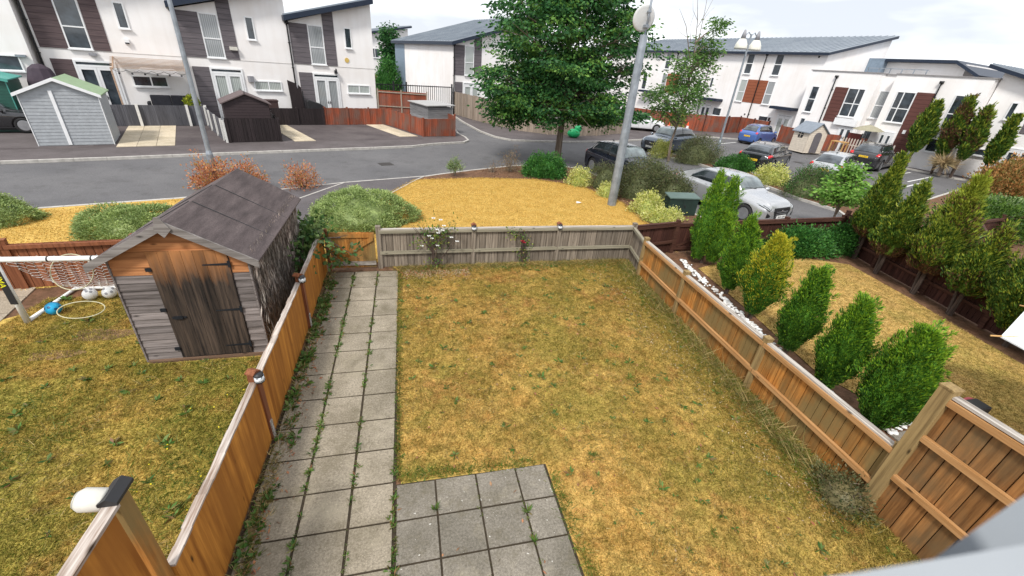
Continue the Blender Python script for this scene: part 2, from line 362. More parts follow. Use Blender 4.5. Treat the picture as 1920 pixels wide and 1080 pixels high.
for a, b in (((31.9, 21.6), (33.9, 22.3)), ((29.8, 19.5), (34.0, 21.05)), ((25.4, 31.5), (28.3, 32.95)), ((27.8, 18.2), (32, 19.8))):
    g = MB(); A = Vector((*a, 0)); B = Vector((*b, 0)); t = (B - A).normalized(); n = Vector((-t.y, t.x, 0)) * .05
    g.prism([(A - n)[:2], (B - n)[:2], (B + n)[:2], (A + n)[:2]], -.102, -.095); struct('bay_marking', g, LINE)

# ---- our garden
EARTHJ = plain('joint_soil', (.045, .035, .024), .95, 0, .1, .3, 20)
sheet('path_bedding', [(-1.8, .9), (-.29, .9), (-.29, 9.02), (-1.8, 9.02)], EARTHJ, .0135)
sheet('garden_lawn', [(-.2, 1.0), (5.5, 1.0), (5.45, 4.2), (5.5, 6.5), (5.8, 9.4), (-.5, 9.3), (-.31, 9.0)], LAWN, .012)
SLAB = slabmat('garden_slabs', (.205, .180, .138), (.31, .275, .22), False, True)
g = MB(); rows = [9.0, 8.72, 8.23, 7.68, 7.08, 6.52, 6.0, 5.45, 4.9, 4.39, 3.87, 3.37, 2.89, 2.42, 1.95, 1.5, 1.05]
cx = [-1.77, -1.27, -.77, -.31]
for j in range(len(rows) - 1):
    for i in range(3):
        e = .011; t = rng.uniform(-.004, .004, 4); x0 = cx[i] + e + (.008 if i else 0); x1 = cx[i + 1] - e
        g.add([(x0, rows[j + 1] + e, 0), (x1, rows[j + 1] + e, 0), (x1, rows[j] - e, 0), (x0, rows[j] - e, 0)] + [(x0, rows[j + 1] + e, .022 + t[0]), (x1, rows[j + 1] + e, .022 + t[1]), (x1, rows[j] - e, .022 + t[2]), (x0, rows[j] - e, .022 + t[3])],
              [(4, 5, 6, 7), (0, 1, 5, 4), (1, 2, 6, 5), (2, 3, 7, 6), (3, 0, 4, 7)])
struct('garden_path', g, SLAB)
sheet('joint_sand', [(-.31, .9), (1.53, .9), (1.53, 3.33), (-.31, 3.34)], EARTHJ, .0145)
g = MB(); pc = [-.285, .16, .64, 1.13, 1.51]; pr = [3.33, 2.88, 2.42, 1.95, 1.5, 1.05]
for j in range(5):
    for i in range(4):
        e = .011; t = rng.uniform(-.004, .004, 4); x0 = pc[i] + e; x1 = pc[i + 1] - e; dy = .02 * i
        y1, y0 = pr[j] - e, pr[j + 1] + e
        g.add([(x0, y0, 0), (x1, y0, 0), (x1, y1, 0), (x0, y1, 0), (x0, y0, .022 + t[0]), (x1, y0, .022 + t[1]), (x1, y1, .022 + t[2]), (x0, y1, .022 + t[3])],
              [(4, 5, 6, 7), (0, 1, 5, 4), (1, 2, 6, 5), (2, 3, 7, 6), (3, 0, 4, 7)])
SLAB2 = slabmat('patio_slabs', (.155, .142, .118), (.235, .215, .185), True, True); struct('patio', g, SLAB2)
# ---- left neighbour's garden
sheet('left_lawn', [(-14, 1), (-1.9, 1), (-1.85, 9.1), (-5.4, 9), (-6.6, 7.7), (-8, 6.5), (-14, 5)], LAWNL, .012)
slabrows('left_patio', lambda u, v: (-9.2 + 2.7 * u - .5 * v, 6.6 + 2.4 * v), 5, 4, slabmat('left_slabs', (.33, .28, .22), (.42, .37, .30), False), .02)
# ---- right neighbour's garden
sheet('right_lawn', [(7.4, 8.6), (7.2, 6.5), (6.9, 4.4), (7.3, 3.2), (8.2, 3.35), (9, 1), (11.2, 1), (11.5, 4.1), (11.7, 5.2), (12.1, 6.7), (12.4, 8.5), (11.4, 9.0), (9, 9.1)], LAWNR, .012)
slabrows('right_path', lambda u, v: (5.72 + (.62 + .62 * v) * u, 1.2 + 8.2 * v), 2, 15, slabmat('right_slabs', (.19, .175, .155), (.26, .24, .21), False), .02)
slabrows('right_path', lambda u, v: (6.75 + 2.0 * u, 2.0 + 1.0 * v), 3, 2, MATS['right_slabs'], .022)

# ================================================================== HOUSES
def win(parent, s0, s1, z0, z1, gl=GL, mull=(), trans=(), y=0, fr=.06, frame=WHITE, sill=True, name='window'):
    """window: frame bars proud of the wall, pane as a sub-part"""
    g = MB(); f = fr
    g.box(s0, s0 + f, y - .05, y, z0, z1).box(s1 - f, s1, y - .05, y, z0, z1).box(s0 + f, s1 - f, y - .05, y, z0, z0 + f).box(s0 + f, s1 - f, y - .05, y, z1 - f, z1)
    for m in mull: g.box(m - f * .55, m + f * .55, y - .047, y, z0 + f, z1 - f)
    for t in trans: g.box(s0 + f, s1 - f, y - .044, y, t - f * .5, t + f * .5)
    if sill: g.box(s0 - .04, s1 + .04, y - .11, y - .05, z0 - .05, z0 + .01)
    o = g.build(name, frame, parent)
    p = MB(); p.box(s0 + f * .6, s1 - f * .6, y - .02, y - .004, z0 + f * .6, z1 - f * .6); p.build('pane', gl, o)
    return o
def door2(parent, s0, s1, ztop, gl=GL, y=0, leaf=2.35):
    """French doors with a fanlight over them"""
    f = .09; g = MB(); g.box(s0, s0 + f, y - .06, y, .05, ztop).box(s1 - f, s1, y - .06, y, .05, ztop).box(s0 + f, s1 - f, y - .06, y, ztop - f, ztop).box(s0 + f, s1 - f, y - .06, y, leaf, leaf + .1)
    m = (s0 + s1) / 2; o = g.build('door_frame', WHITE, parent)
    p = MB(); p.box(s0 + f, s1 - f, y - .02, y - .004, leaf + .1, ztop - f); p.build('fanlight', GL, o)
    for a, b in ((s0 + f + .01, m - .006), (m + .006, s1 - f - .01)):
        q = MB(); q.box(a, a + .11, y - .075, y - .01, .06, leaf - .01).box(b - .11, b, y - .075, y - .01, .06, leaf - .01).box(a + .11, b - .11, y - .075, y - .01, .06, .28).box(a + .11, b - .11, y - .075, y - .01, leaf - .13, leaf - .01)
        d_ = q.build('door', WHITE, parent); q = MB(); q.box(a + .11, b - .11, y - .03, y - .012, .28, leaf - .13); q.build('pane', gl, d_)
        q = MB(); hx = b - .06 if a < m - .3 else a + .06; q.box(hx - .012, hx + .012, y - .1, y - .077, 1.1, 1.3).box(hx - .05, hx + .05, y - .12, y - .1, 1.19, 1.215); q.build('handle', BLACK, d_)
def clad(parent, s0, s1, z0, z1, mat, z1r=None, y=0, th=.03, name='cladding'):
    g = MB(); g.profile([(s0, z0), (s1, z0), (s1, z1r or z1), (s0, z1)], y - th, y - .001); return g.build(name, mat, parent)
def pipe(parent, x, z0, z1, y=0, hop=True, r=.045):
    g = MB(); g.tube([(x, y - .09, z0), (x, y - .09, z1 - .25), (x, y - .09, z1)], r, 8)
    for z in np.arange(z0 + .4, z1, 1.4): g.box(x - .07, x + .07, y - .1, y, z - .02, z + .02)
    if hop: g.box(x - .1, x + .1, y - .2, y - .02, z1, z1 + .16)
    return g.build('downpipe', BLACK, parent, True)
def seamroof(parent, x0, x1, y0, y1, zl, slope, th=.28, axis='x', mat=None, step=.55):
    """mono-pitch standing seam roof; rises along axis; dark fascia under a thin zinc top"""
    f = MB(); t = MB()
    if axis == 'x':
        h = lambda x: zl + slope * (x - x0)
        f.profile([(x0, h(x0)), (x1, h(x1)), (x1, h(x1) + th), (x0, h(x0) + th)], y0, y1)
        t.profile([(x0 + .02, h(x0) + th), (x1 - .02, h(x1) + th), (x1 - .02, h(x1) + th + .03), (x0 + .02, h(x0) + th + .03)], y0 + .02, y1 - .02)
        for y in np.arange(y0 + .3, y1, step): t.profile([(x0 + .03, h(x0) + th + .02), (x1 - .03, h(x1) + th + .02), (x1 - .03, h(x1) + th + .085), (x0 + .03, h(x0) + th + .085)], y - .025, y + .025)
    else:
        h = lambda y: zl + slope * (y - y0); mt = Matrix(((0, 1, 0, 0), (1, 0, 0, 0), (0, 0, 1, 0), (0, 0, 0, 1)))
        def pr(g, poly, a, b):
            g.add([(a, y, z) for y, z in poly] + [(b, y, z) for y, z in poly], [(0, 3, 2, 1), (4, 5, 6, 7), (0, 1, 5, 4), (1, 2, 6, 5), (2, 3, 7, 6), (3, 0, 4, 7)])
        pr(f, [(y0, h(y0)), (y1, h(y1)), (y1, h(y1) + th), (y0, h(y0) + th)], x0, x1)
        pr(t, [(y0 + .02, h(y0) + th), (y1 - .02, h(y1) + th), (y1 - .02, h(y1) + th + .03), (y0 + .02, h(y0) + th + .03)], x0 + .02, x1 - .02)
        for x in np.arange(x0 + .3, x1, step): pr(t, [(y0 + .03, h(y0) + th + .02), (y1 - .03, h(y1) + th + .02), (y1 - .03, h(y1) + th + .085), (y0 + .03, h(y0) + th + .085)], x - .025, x + .025)
    r = f.build('roof', FASCIA, parent); t.build('roof_sheet', mat or zincroof(), r); return r

def unit_A(label, s0, n0, Wd=5.25, win_gl=GLC, door_gl=GL, low_gl=GLB, depth=9, first=False, roof_over=.25, wide=5.52, extra=True):
    t = thing('terraced_house', label, 'house', (*SN(s0, n0), 0), ANG_A, 'white rendered terraced houses across the road')
    g = MB(); g.profile([(0, -.1), (wide, -.1), (wide, 7.25), (0, 5.75)], 0, depth); g.build('wall', RENDER, t)
    band = MB(); band.box(.02, wide - .02, -.012, -.001, 3.40, 3.43); band.build('string_line', plain('render_joint', (.5, .48, .46), .9), t)
    clad(t, .1, 1.14, 3.45, 5.70, GREYCLAD); clad(t, 2.1, 2.78, 3.45, 6.36, GREYCLAD, 6.54)
    win(t, 1.15, 2.07, 3.47, 5.70, win_gl, (), (4.46,)); clad(t, .28, 1.1, .0, 2.97, GREYCLAD)
    door2(t, 1.11, 2.77, 2.97, door_gl, leaf=2.66); win(t, 3.4, 3.85, 4.56, 5.75, GL); win(t, 3.27, 4.82, 1.8, 2.36, low_gl, (4.08,))
    pipe(t, -.02, 0, 5.6); seamroof(t, -.22, wide + .05, -.55, depth + .2, 5.74, .272, .28)
    return t
A1 = unit_A('white terraced house with brown timber cladding and slatted awning over its patio', -5.95, 33, win_gl=GL, low_gl=GL, wide=5.82)
A2 = unit_A('white terraced house with pale curtains, in the middle of the row behind the dark shed', -.1, 33, door_gl=GLB, wide=5.64)
A3 = unit_A('white end terraced house with grey cladding and round yellow alarm box', 5.56, 33, door_gl=GLC, win_gl=GLC, wide=5.26)
for o in A1.children:
    if o.name.startswith('cladding'): o.data.materials[0] = cladding('weathered_brown_cladding', (.075, .055, .06), (.15, .11, .11))
g = MB(); g.lathe([(.001, -.05), (.13, -.05), (.15, 0)], 16, Matrix.Translation((3.42, -.03, 3.85)) @ Matrix.Rotation(R_(90), 4, 'X')); g.build('alarm_box', plain('yellow_plastic', (.6, .42, .12), .5), A3)
g = MB(); g.box(2.5, 2.66, -.22, -.03, 3.0, 3.2).box(2.54, 2.62, -.3, -.22, 3.0, 3.3); g.build('wall_lamp', BLACK, A3)
g = MB(); g.box(2.35, 2.75, -.2, -.03, 3.94, 4.12); g.build('vent_box', plain('cream_plastic', (.6, .58, .52), .5), A2)
g = MB(); g.prism([(2.98, -.24), (3.1, -.27), (3.3, -.24), (3.3, -.003), (2.98, -.003)], 2.28, 2.6); g.build('wall_lamp', plain('grey_metal', (.25, .25, .27), .5), A2)
g = MB(); g.box(3.45, 3.65, -.12, -.003, 3.85, 4.08); g.build('alarm_box', WHITE, A1)
g = MB(); g.box(3.46, 3.64, -.125, -.121, 3.86, 3.93); g.build('alarm_stripe', BLACK, [c for c in A1.children if c.name.startswith('alarm_box')][0])
g = MB(); g.box(1.85, 2.15, -.16, -.003, 3.2, 3.32); g.build('wall_lamp', plain('grey_metal', (.25, .25, .27), .5), A1)
# house to the left, one window in view
A0 = thing('terraced_house', 'white house at the left edge behind the green shed, only its side wall in view', 'house', (*SN(-11.6, 32.4), 0), ANG_A, 'white rendered terraced houses across the road')
g = MB(); g.profile([(0, -.1), (5.42, -.1), (5.42, 7.3), (0, 5.8)], 0, 9); g.build('wall', RENDER, A0)
win(A0, 3.4, 5.0, 2.35, 3.05, GL, (4.1,)); g = MB(); g.box(4.9, 5.25, -.2, -.003, 2.98, 3.08); g.build('vent_hood', GALV, A0); clad(A0, 2.4, 3.35, 2.35, 3.05, BROWNCLAD)
seamroof(A0, -.2, 5.5, -.5, 9, 5.8, .272)
# detached block B
B = thing('end_house', 'white house with seamed grey roof seen side on, between the terrace and the large tree', 'house', (*SN(19.2, 37.2), 0), ANG_A)
g = MB(); g.profile([(0, -.1), (9.5, -.1), (9.5, 8.3), (0, 5.55)], 0, 13.8); g.build('wall', RENDER, B)
g = MB(); g.box(-.03, -.002, 11.1, 13.79, -.1, 5.5); g.build('zinc_panel', plain('zinc_cladding', (.2, .26, .33), .5, .2), B)
clad(B, .1, 1.1, 3.25, 5.6, GREYCLAD); win(B, 1.12, 2.06, 3.27, 5.6, GLB, (), (4.3,)); clad(B, 2.08, 2.85, 3.25, 6.2, GREYCLAD, 6.4)
clad(B, .2, .95, 0, 2.7, GREYCLAD); door2(B, 1.0, 2.75, 2.7, GLB, leaf=2.45); win(B, 3.3, 5.0, 1.5, 2.12, GL, (4.1,)); pipe(B, .05, 0, 5.5)
seamroof(B, -.35, 9.9, -.5, 14.1, 5.52, .285, .26)
# far house beyond the gap and its neighbours
F = thing('far_house', 'small distant white house seen through the gap above the black gate', 'house', (*SN(19.2, 62), 0), ANG_A)
g = MB(); g.profile([(-2, -.1), (6, -.1), (6, 7.6), (-2, 6)], 0, 9); g.build('wall', RENDER, F); seamroof(F, -2.3, 6.4, -.5, 9, 6.0, .2, .2)
win(F, .8, 1.9, 3.9, 5.0, GL, (1.35,)); win(F, 2.8, 3.9, 3.9, 5.0, GL, (3.3,)); win(F, 1.6, 2.4, 1.5, 2.4, GL)
BK = thing('boundary_wall', 'brick pier wall beyond the black gate', 'wall', (*SN(17.2, 53), 0), ANG_A)
g = MB(); g.box(.1, 5, .05, .2, 0, 1.9); g.build('panel', plain('grey_panel', (.2, .2, .22), .8), BK)
for x in (0, 2.9):
    g = MB(); g.box(x, x + .45, 0, .45, 0, 2.3); g.build('pier', plain('brick_pier', (.28, .09, .06), .9, 0, .2, .3, 8), BK)

# ---- long block C and terrace D (facades run along ANG_C)
N_C = 41.5
def frameC(s, n): return (*SN(s, n, ANG_C), 0)
C = thing('apartment_block', 'three storey white block with long seamed roof behind the twin-headed lamp post', 'building', frameC(0, N_C), ANG_C)
s0, s1 = -54, -24.85
g = MB(); g.box(s0, s1 - .001, 0, 8.6, -.1, 7.2); g.add([(s, y, z) for s in (s0, s1) for y, z in ((0, 7.2), (8.6, 7.2), (8.6, 9.1))], [(0, 1, 2), (3, 5, 4), (0, 3, 4, 1), (1, 4, 5, 2), (2, 5, 3, 0)]); g.build('wall', RENDER, C)
seamroof(C, s0 - .4, s1 + .3, -.45, 8.9, 7.08, .215, .2, 'y')
g = MB(); g.box(s1 + .02, s1 + 1.3, 6.2, 8.4, -.1, 7.35); g.build('stair_tower', plain('zinc_cladding', (.2, .26, .33), .5, .2), C)
for a in (-32.5, -29.47, -43.6, -40.8):
    win(C, a, a + .8, 5.36, 7.12, GL, (), (6.28,)); win(C, a, a + .8, 2.85, 4.88, GLB if a in (-32.5, -40.8) else GLC, (), (3.75,))
clad(C, -31.68, -29.5, 2.85, 4.9, REDCLAD); clad(C, -42.78, -40.84, 2.85, 4.9, REDCLAD); pipe(C, -30.45, 0, 7.0); pipe(C, -36.9, 0, 7.0); pipe(C, -41.8, 0, 7.0)
win(C, -36.25, -35.85, 3.8, 4.85, GL); win(C, -38.0, -37.4, 2.9, 4.6, GL); win(C, -47, -46.2, 2.9, 4.6, GL); win(C, -45.1, -44.6, 6.4, 7.1, GL); win(C, -39.3, -38.9, 4.9, 5.9, GL)
for a, b in ((-27.9, -25.7), (-37.3, -34.0), (-46.4, -43.9)):
    g = MB(); g.box(a, b, -1.0, -.02, 2.62, 2.82); g.box(a + .05, b - .05, -.98, -.02, 2.82, 2.86); g.build('canopy', FASCIA, C)
door2(C, -27.4, -25.95, 2.2, GLB, leaf=1.98); win(C, -29.3, -27.95, 1.38, 1.85, GL, (-28.3,)); door2(C, -36.6, -35.2, 2.2, GL, leaf=1.98); win(C, -34.9, -33.8, 1.2, 2.0, GL); win(C, -42.4, -41.2, 1.2, 2.1, GL)
for q in ((-30.97, -30.85, 1.7, 1.82), (-25.62, -25.5, 6.9, 7.05)): g = MB(); g.box(q[0], q[1], -.05, -.002, q[2], q[3]); g.build('vent', BLACK, C)
D = thing('flat_roof_terrace', 'two storey white terrace with flat parapet and brown cladding at right', 'house', frameC(0, 40), ANG_C)
g = MB(); g.box(-24.75, -19.57, 0, 8, -.1, 5.88).box(-19.57, -18.56, .7, 8, -.1, 5.84).box(-18.56, -13.2, 0, 8, -.1, 5.88); g.build('wall', RENDER, D)
g = MB(); g.box(-24.85, -19.5, -.06, 8, 5.88, 5.95).box(-19.5, -18.62, .62, 8, 5.84, 5.93).box(-18.62, -13.1, -.06, 8, 5.88, 5.95); g.build('parapet_coping', plain('coping', (.25, .24, .24), .7), D)
win(D, -24.27, -23.62, 2.73, 4.75, GL, (), (3.75,)); clad(D, -22.42, -21.42, 2.25, 4.8, BROWNCLAD)
win(D, -21.38, -20.13, 2.73, 4.8, GL, (-20.62,), (3.7,)); win(D, -19.5, -18.68, 2.83, 4.78, GLC, (), (3.75,), .7)
win(D, -18.05, -16.87, 2.75, 4.82, GL, (-17.6,), (3.7,)); clad(D, -16.85, -15.83, .1, 4.84, BROWNCLAD); win(D, -14.7, -14.1, 2.76, 4.86, GL, (), (3.7,))
win(D, -24.25, -23.8, 1.2, 2.25, GL); pipe(D, -22.6, 0, 5.45); pipe(D, -15.75, 0, 5.45)
g = MB(); g.box(-21.4, -19.75, -.25, -.03, 2.1, 2.6); g.build('canopy', WHITE, D)
door2(D, -20.9, -19.8, 2.1, GL, leaf=1.95); win(D, -19.4, -18.75, .2, 2.1, GL, (), (), .7); door2(D, -18.0, -17.0, 2.1, GL, leaf=1.95)
win(D, -14.9, -14.2, 1.2, 2.1, GL); g = MB(); g.box(-16.6, -16.42, -.09, -.035, 2.1, 2.35); g.build('meter_box', WHITE, D)
g = MB(); g.box(-22.3, -18.2, 3.2, 3.28, 6.35, 6.4); [g.box(x, x + .04, 3.2, 3.28, 5.9, 6.4) for x in np.arange(-22.3, -18.2, .8)]; g.build('roof_rail', GALV, D)
Eh = thing('end_house', 'white house at the right edge with steep dark roof edge', 'house', frameC(0, 40.6), ANG_C)
g = MB(); g.profile([(-13.15, -.1), (-4, -.1), (-4, 3.7), (-13.15, 6.3)], 0, 8); g.build('wall', RENDER, Eh); seamroof(Eh, -13.9, -3.5, -.5, 8, 6.5, -.29, .2)
win(Eh, -12.05, -11.7, 3.68, 4.68, GL); clad(Eh, -11.0, -9.6, 3.0, 4.4, GREYCLAD); win(Eh, -12.6, -11.5, 1.4, 1.85, GL); door2(Eh, -11.1, -9.7, 2.15, GL, leaf=2.0); win(Eh, -9.2, -8.2, 2.6, 3.9, GL)
G2 = thing('far_house', 'distant white building with thin dark roof rising behind the flat roofed terrace', 'house', frameC(0, 48), ANG_C)
g = MB(); g.box(-24, -18.0, .3, 8, -.1, 7.1); g.build('wall', RENDER, G2)
g = MB(); g.box(-24.6, -18.6, -.3, 8, 7.12, 7.34).profile([(-18.6, 7.12), (-16.9, 6.2), (-16.8, 6.36), (-18.6, 7.34)], -.3, 8); g.build('roof', FASCIA, G2)
# ================================================================== FENCES AND GATES
W_OR = wood('orange_boards', (.25, .095, .018), (.47, .205, .048), isl=.42, weather=(.20, .15, .06))
W_ORX = wood('orange_rail', (.34, .17, .06), (.50, .28, .12), 0, isl=.2)
W_ORP = wood('orange_solid', (.25, .085, .012), (.56, .235, .04), isl=.12, grain=11, weather=(.30, .115, .02))
W_GY = wood('weathered_boards', (.13, .105, .08), (.28, .235, .185), isl=.35)
W_GYX = wood('weathered_rail', (.20, .18, .13), (.34, .31, .23), 0, isl=.2)
W_CAP = wood('bleached_cap', (.16, .13, .105), (.50, .46, .41), 0, isl=.25, grain=22)
W_DK = wood('dark_brown_boards', (.045, .017, .013), (.085, .034, .024), isl=.3)
W_DKX = wood('dark_brown_rail', (.05, .02, .015), (.10, .045, .03), 0)
W_RB = wood('redbrown_boards', (.15, .05, .022), (.27, .10, .045), isl=.35)
W_RD = wood('red_stained_boards', (.20, .05, .025), (.31, .085, .045), isl=.3, weather=(.16, .10, .08))
W_BK = wood('black_stained_boards', (.018, .013, .014), (.035, .026, .027), isl=.3)
W_TAN = wood('tan_boards', (.22, .17, .13), (.36, .30, .245), isl=.25)
W_POST = wood('green_brown_post', (.18, .12, .05), (.33, .23, .10), isl=.1)
def fence(label, pts, h, boards, rails, post, zb=0, posts=None, bw=.125, name='garden_fence', railside=-1, cap=None, rail_z=(.42, .93), post_h=.08, cat='fence', group=None, overlap=True, thick=.02, postw=.1, postside=0, post_every=1.83, jag=0.0):
    """close-boarded fence following pts; every post and rail is a part, boards of a run are one part"""
    A = Vector(pts[0]).to_2d()
    t = thing(name, label, cat, (A.x, A.y, zb), 0, group); P = [Vector(p).to_2d() - A for p in pts]
    for a, b in zip(P, P[1:]):
        Lr = (b - a).length; an = math.atan2(b.y - a.y, b.x - a.x)
        seg = bpy.data.objects.new('panel', None); bpy.data.objects.remove(seg)
        mt = Matrix.Rotation(an, 4, 'Z')
        def place(o, off=(0, 0)):
            o.location = (a.x, a.y, 0); o.rotation_euler = (0, 0, an); return o
        n = max(1, round(Lr / bw)); g = MB(); gp = min(.012, bw * .07)
        for i in range(n):
            x0 = Lr * i / n + gp / 2; x1 = Lr * (i + 1) / n - gp / 2; zt = h + rng.uniform(-jag, jag)
            g.profile([(x0, .02), (x1, .02), (x1, zt), (x0, zt)], 0, thick)
        g.profile([(0, .03), (Lr, .03), (Lr, h - jag - .01), (0, h - jag - .01)], thick + .006 if railside < 0 else -.012, thick + .012 if railside < 0 else -.006)
        place(g.build('boards', boards, t))
        for k, rz in enumerate(rail_z):
            z = h * rz; g = MB(); y0 = -.055 if railside < 0 else thick
            g.profile([(0.01, z - .035), (Lr - .01, z - .035), (Lr - .01, z + .035), (0.01, z + .035)], y0 - .004, y0 + .046); place(g.build('rail', rails, t))
        if cap:
            g = MB(); g.profile([(0, h + .002), (Lr, h + .002), (Lr, h + .03), (0, h + .03)], -.04, .045); place(g.build('capping', cap, t))
        m = max(1, round(Lr / post_every))
        for k in range(m + 1):
            if posts is not None and not posts: break
            if k == 0 and a is not P[0]: continue
            x = Lr * k / m; g = MB(); w2 = postw / 2; yo = postside * (postw / 2 + .01)
            g.box(x - w2, x + w2, -w2 + yo, w2 + yo, 0, h + post_h).box(x - w2 - .006, x + w2 + .006, -w2 + yo - .006, w2 + yo + .006, h + post_h, h + post_h + .02)
            place(g.build('post', post, t))
    return t
# our garden: left run, solid stained sheets with bleached cap
fl = thing('garden_fence', 'orange stained solid side fence with peeling pale cap left of the slab path', 'fence', (-1.84, 0, 0))
for y0, y1 in ((2.22, 4.27), (4.33, 6.76), (6.84, 9.12)):
    g = MB(); x = lambda y: -.0 - .012 * max(0, y - 5)
    g.add([(x(y0), y0, .02), (x(y1), y1, .02), (x(y1) + .03, y1, .02), (x(y0) + .03, y0, .02), (x(y0), y0, .93), (x(y1), y1, .93), (x(y1) + .03, y1, .93), (x(y0) + .03, y0, .93)], [(0, 3, 2, 1)[::-1], (4, 5, 6, 7)[::-1], (0, 1, 5, 4)[::-1], (1, 2, 6, 5)[::-1], (2, 3, 7, 6)[::-1], (3, 0, 4, 7)[::-1]])
    g.build('panel', W_ORP, fl)
    g = MB(); k = 14
    for i in range(k):   # cap with chipped edge
        a = y0 + (y1 - y0) * i / k; b = y0 + (y1 - y0) * (i + 1) / k; e = rng.uniform(-.008, .006)
        g.box(x(a) - .035 + e, x(a) + .036 + e * .5, a, b - .0005, .931, .955)
    o = g.build('capping', wood('peeling_cap', (.18, .11, .07), (.56, .50, .45), 1, isl=.15, grain=30), fl)
for y in (4.3, 6.8):
    g = MB(); g.box(-.05, .05, y - .05, y + .05, 0, 1.05); g.build('post', W_RB, fl); g = MB(); g.box(.032, .062, y - .03, y + .03, 0, .3); g.build('repair_spur', W_CAP, fl)
ft = thing('tall_fence', 'tall orange privacy fence panel with cream lamp at the bottom left corner', 'fence', (-1.84, 0, 0))
g = MB(); g.box(-.015, .015, -.6, 2.05, .02, 1.84); g.build('panel', W_ORP, ft)
g = MB(); g.box(-.04, .04, -.6, 2.08, 1.842, 1.87); g.build('capping', MATS['peeling_cap'], ft)
g = MB(); g.box(-.03, .012, 2.09, 2.21, .0, 1.87); g.build('post', W_OR, ft); g = MB(); g.box(-.06, .045, 2.06, 2.24, 1.872, 1.895).profile([(-.06, 1.895), (.045, 1.895), (-.007, 1.93)], 2.06, 2.24); g.build('post_cap', BLACK, ft)
lamp = thing('outdoor_lamp', 'cream drum shaped lamp fixed beside the tall fence post at bottom left', 'lamp', (-1.92, 2.13, 1.86), 0); lamp.scale = (.8, .8, .8)
CRM = plain('cream_plastic', (.33, .30, .22), .55, 0, .3, .08)
g = MB(); g.lathe([(.001, -.09), (.072, -.09), (.085, -.075), (.088, .06), (.07, .088), (.001, .092)], 28, Matrix.Rotation(R_(-78), 4, 'Y') @ Matrix.Translation((0, 0, .05))); o = g.build('housing', CRM, lamp, True)
g = MB(); g.lathe([(.001, 0), (.06, 0), (.062, .01), (.02, .014), (.018, .02), (.001, .02)], 24, Matrix.Rotation(R_(-78), 4, 'Y') @ Matrix.Translation((0, 0, .142))); g.build('lens', plain('grey_plastic', (.42, .42, .38), .4), lamp, True)
g = MB(); g.box(-.03, .1, -.05, .05, -.03, .01); g.build('bracket', CRM, lamp)
# gate and back fence
gt = thing('garden_gate', 'orange boarded garden gate with diagonal brace at the end of the slab path', 'gate', (-1.80, 9.17, 0))
g = MB(); [g.box(.05 + i * .0955, .05 + i * .0955 + .092, 0, .02, .05, .90) for i in range(10)]; g.build('boards', W_OR, gt)
for z in (.83, .16): g = MB(); g.box(.05, 1.0, -.03, -.001, z - .045, z + .045); g.build('rail', W_OR if z > .5 else W_CAP, gt)
g = MB(); g.add([(.06, -.032, .205), (.15, -.032, .205), (.98, -.032, .72), (.98, -.032, .785), (.9, -.032, .785), (.06, -.032, .26), (.06, -.003, .205), (.15, -.003, .205), (.98, -.003, .72), (.98, -.003, .785), (.9, -.003, .785), (.06, -.003, .26)], [(0, 1, 2, 3, 4, 5), (11, 10, 9, 8, 7, 6)] + [(i, i + 6, (i + 1) % 6 + 6, (i + 1) % 6) for i in range(6)]); g.build('brace', W_OR, gt)
for z in (.80, .17): g = MB(); g.box(.02, .30, -.038, -.033, z - .012, z + .012); g.build('hinge', plain('steel_grey', (.3, .32, .35), .4, .8), gt)
g = MB(); g.box(-.03, .03, -.05, .05, 0, .98); g.build('post', W_RB, gt)
bf = fence('weathered grey back fence with two small post lights behind the lawn', [(-.71, 9.22), (1.45, 9.26), (3.6, 9.30), (5.68, 9.30)], .93, W_GY, W_GYX, W_GY, rail_z=(.42, .97), post_every=2.1, bw=.15, cap=W_CAP)
for o in bf.children:
    if o.name == 'post': o.data.materials[0] = W_OR; break
rf1 = fence('short weathered grey fence run in the back right corner of the lawn', [(5.68, 9.26), (5.47, 8.34)], .93, W_GY, W_GYX, W_GY, rail_z=(.42, .97), bw=.13, posts=False)
rf = fence('orange close boarded fence along the right side of the lawn', [(5.47, 8.3), (5.36, 6.5), (5.26, 4.2), (5.2, 2.14)], .93, W_OR, W_ORX, W_POST, rail_z=(.42, .97), bw=.12, post_every=2.2, cap=W_CAP)
for o in rf.children:   # rails face our lawn (the -x side of a run going towards the house)
    pass
W_ORD = wood('darker_brown_boards', (.15, .065, .02), (.33, .155, .05), isl=.35, weather=(.14, .10, .05))  # darker brown variant of the orange boards, for the tall right fence
rt = fence('tall orange boarded fence with green stained post at the right edge', [(5.2, 2.1), (5.2, -.4)], 1.8, W_ORD, W_ORX, W_POST, rail_z=(.36, .70, .975), bw=.15, post_every=2.5, cap=W_CAP, name='tall_fence', postw=.13)
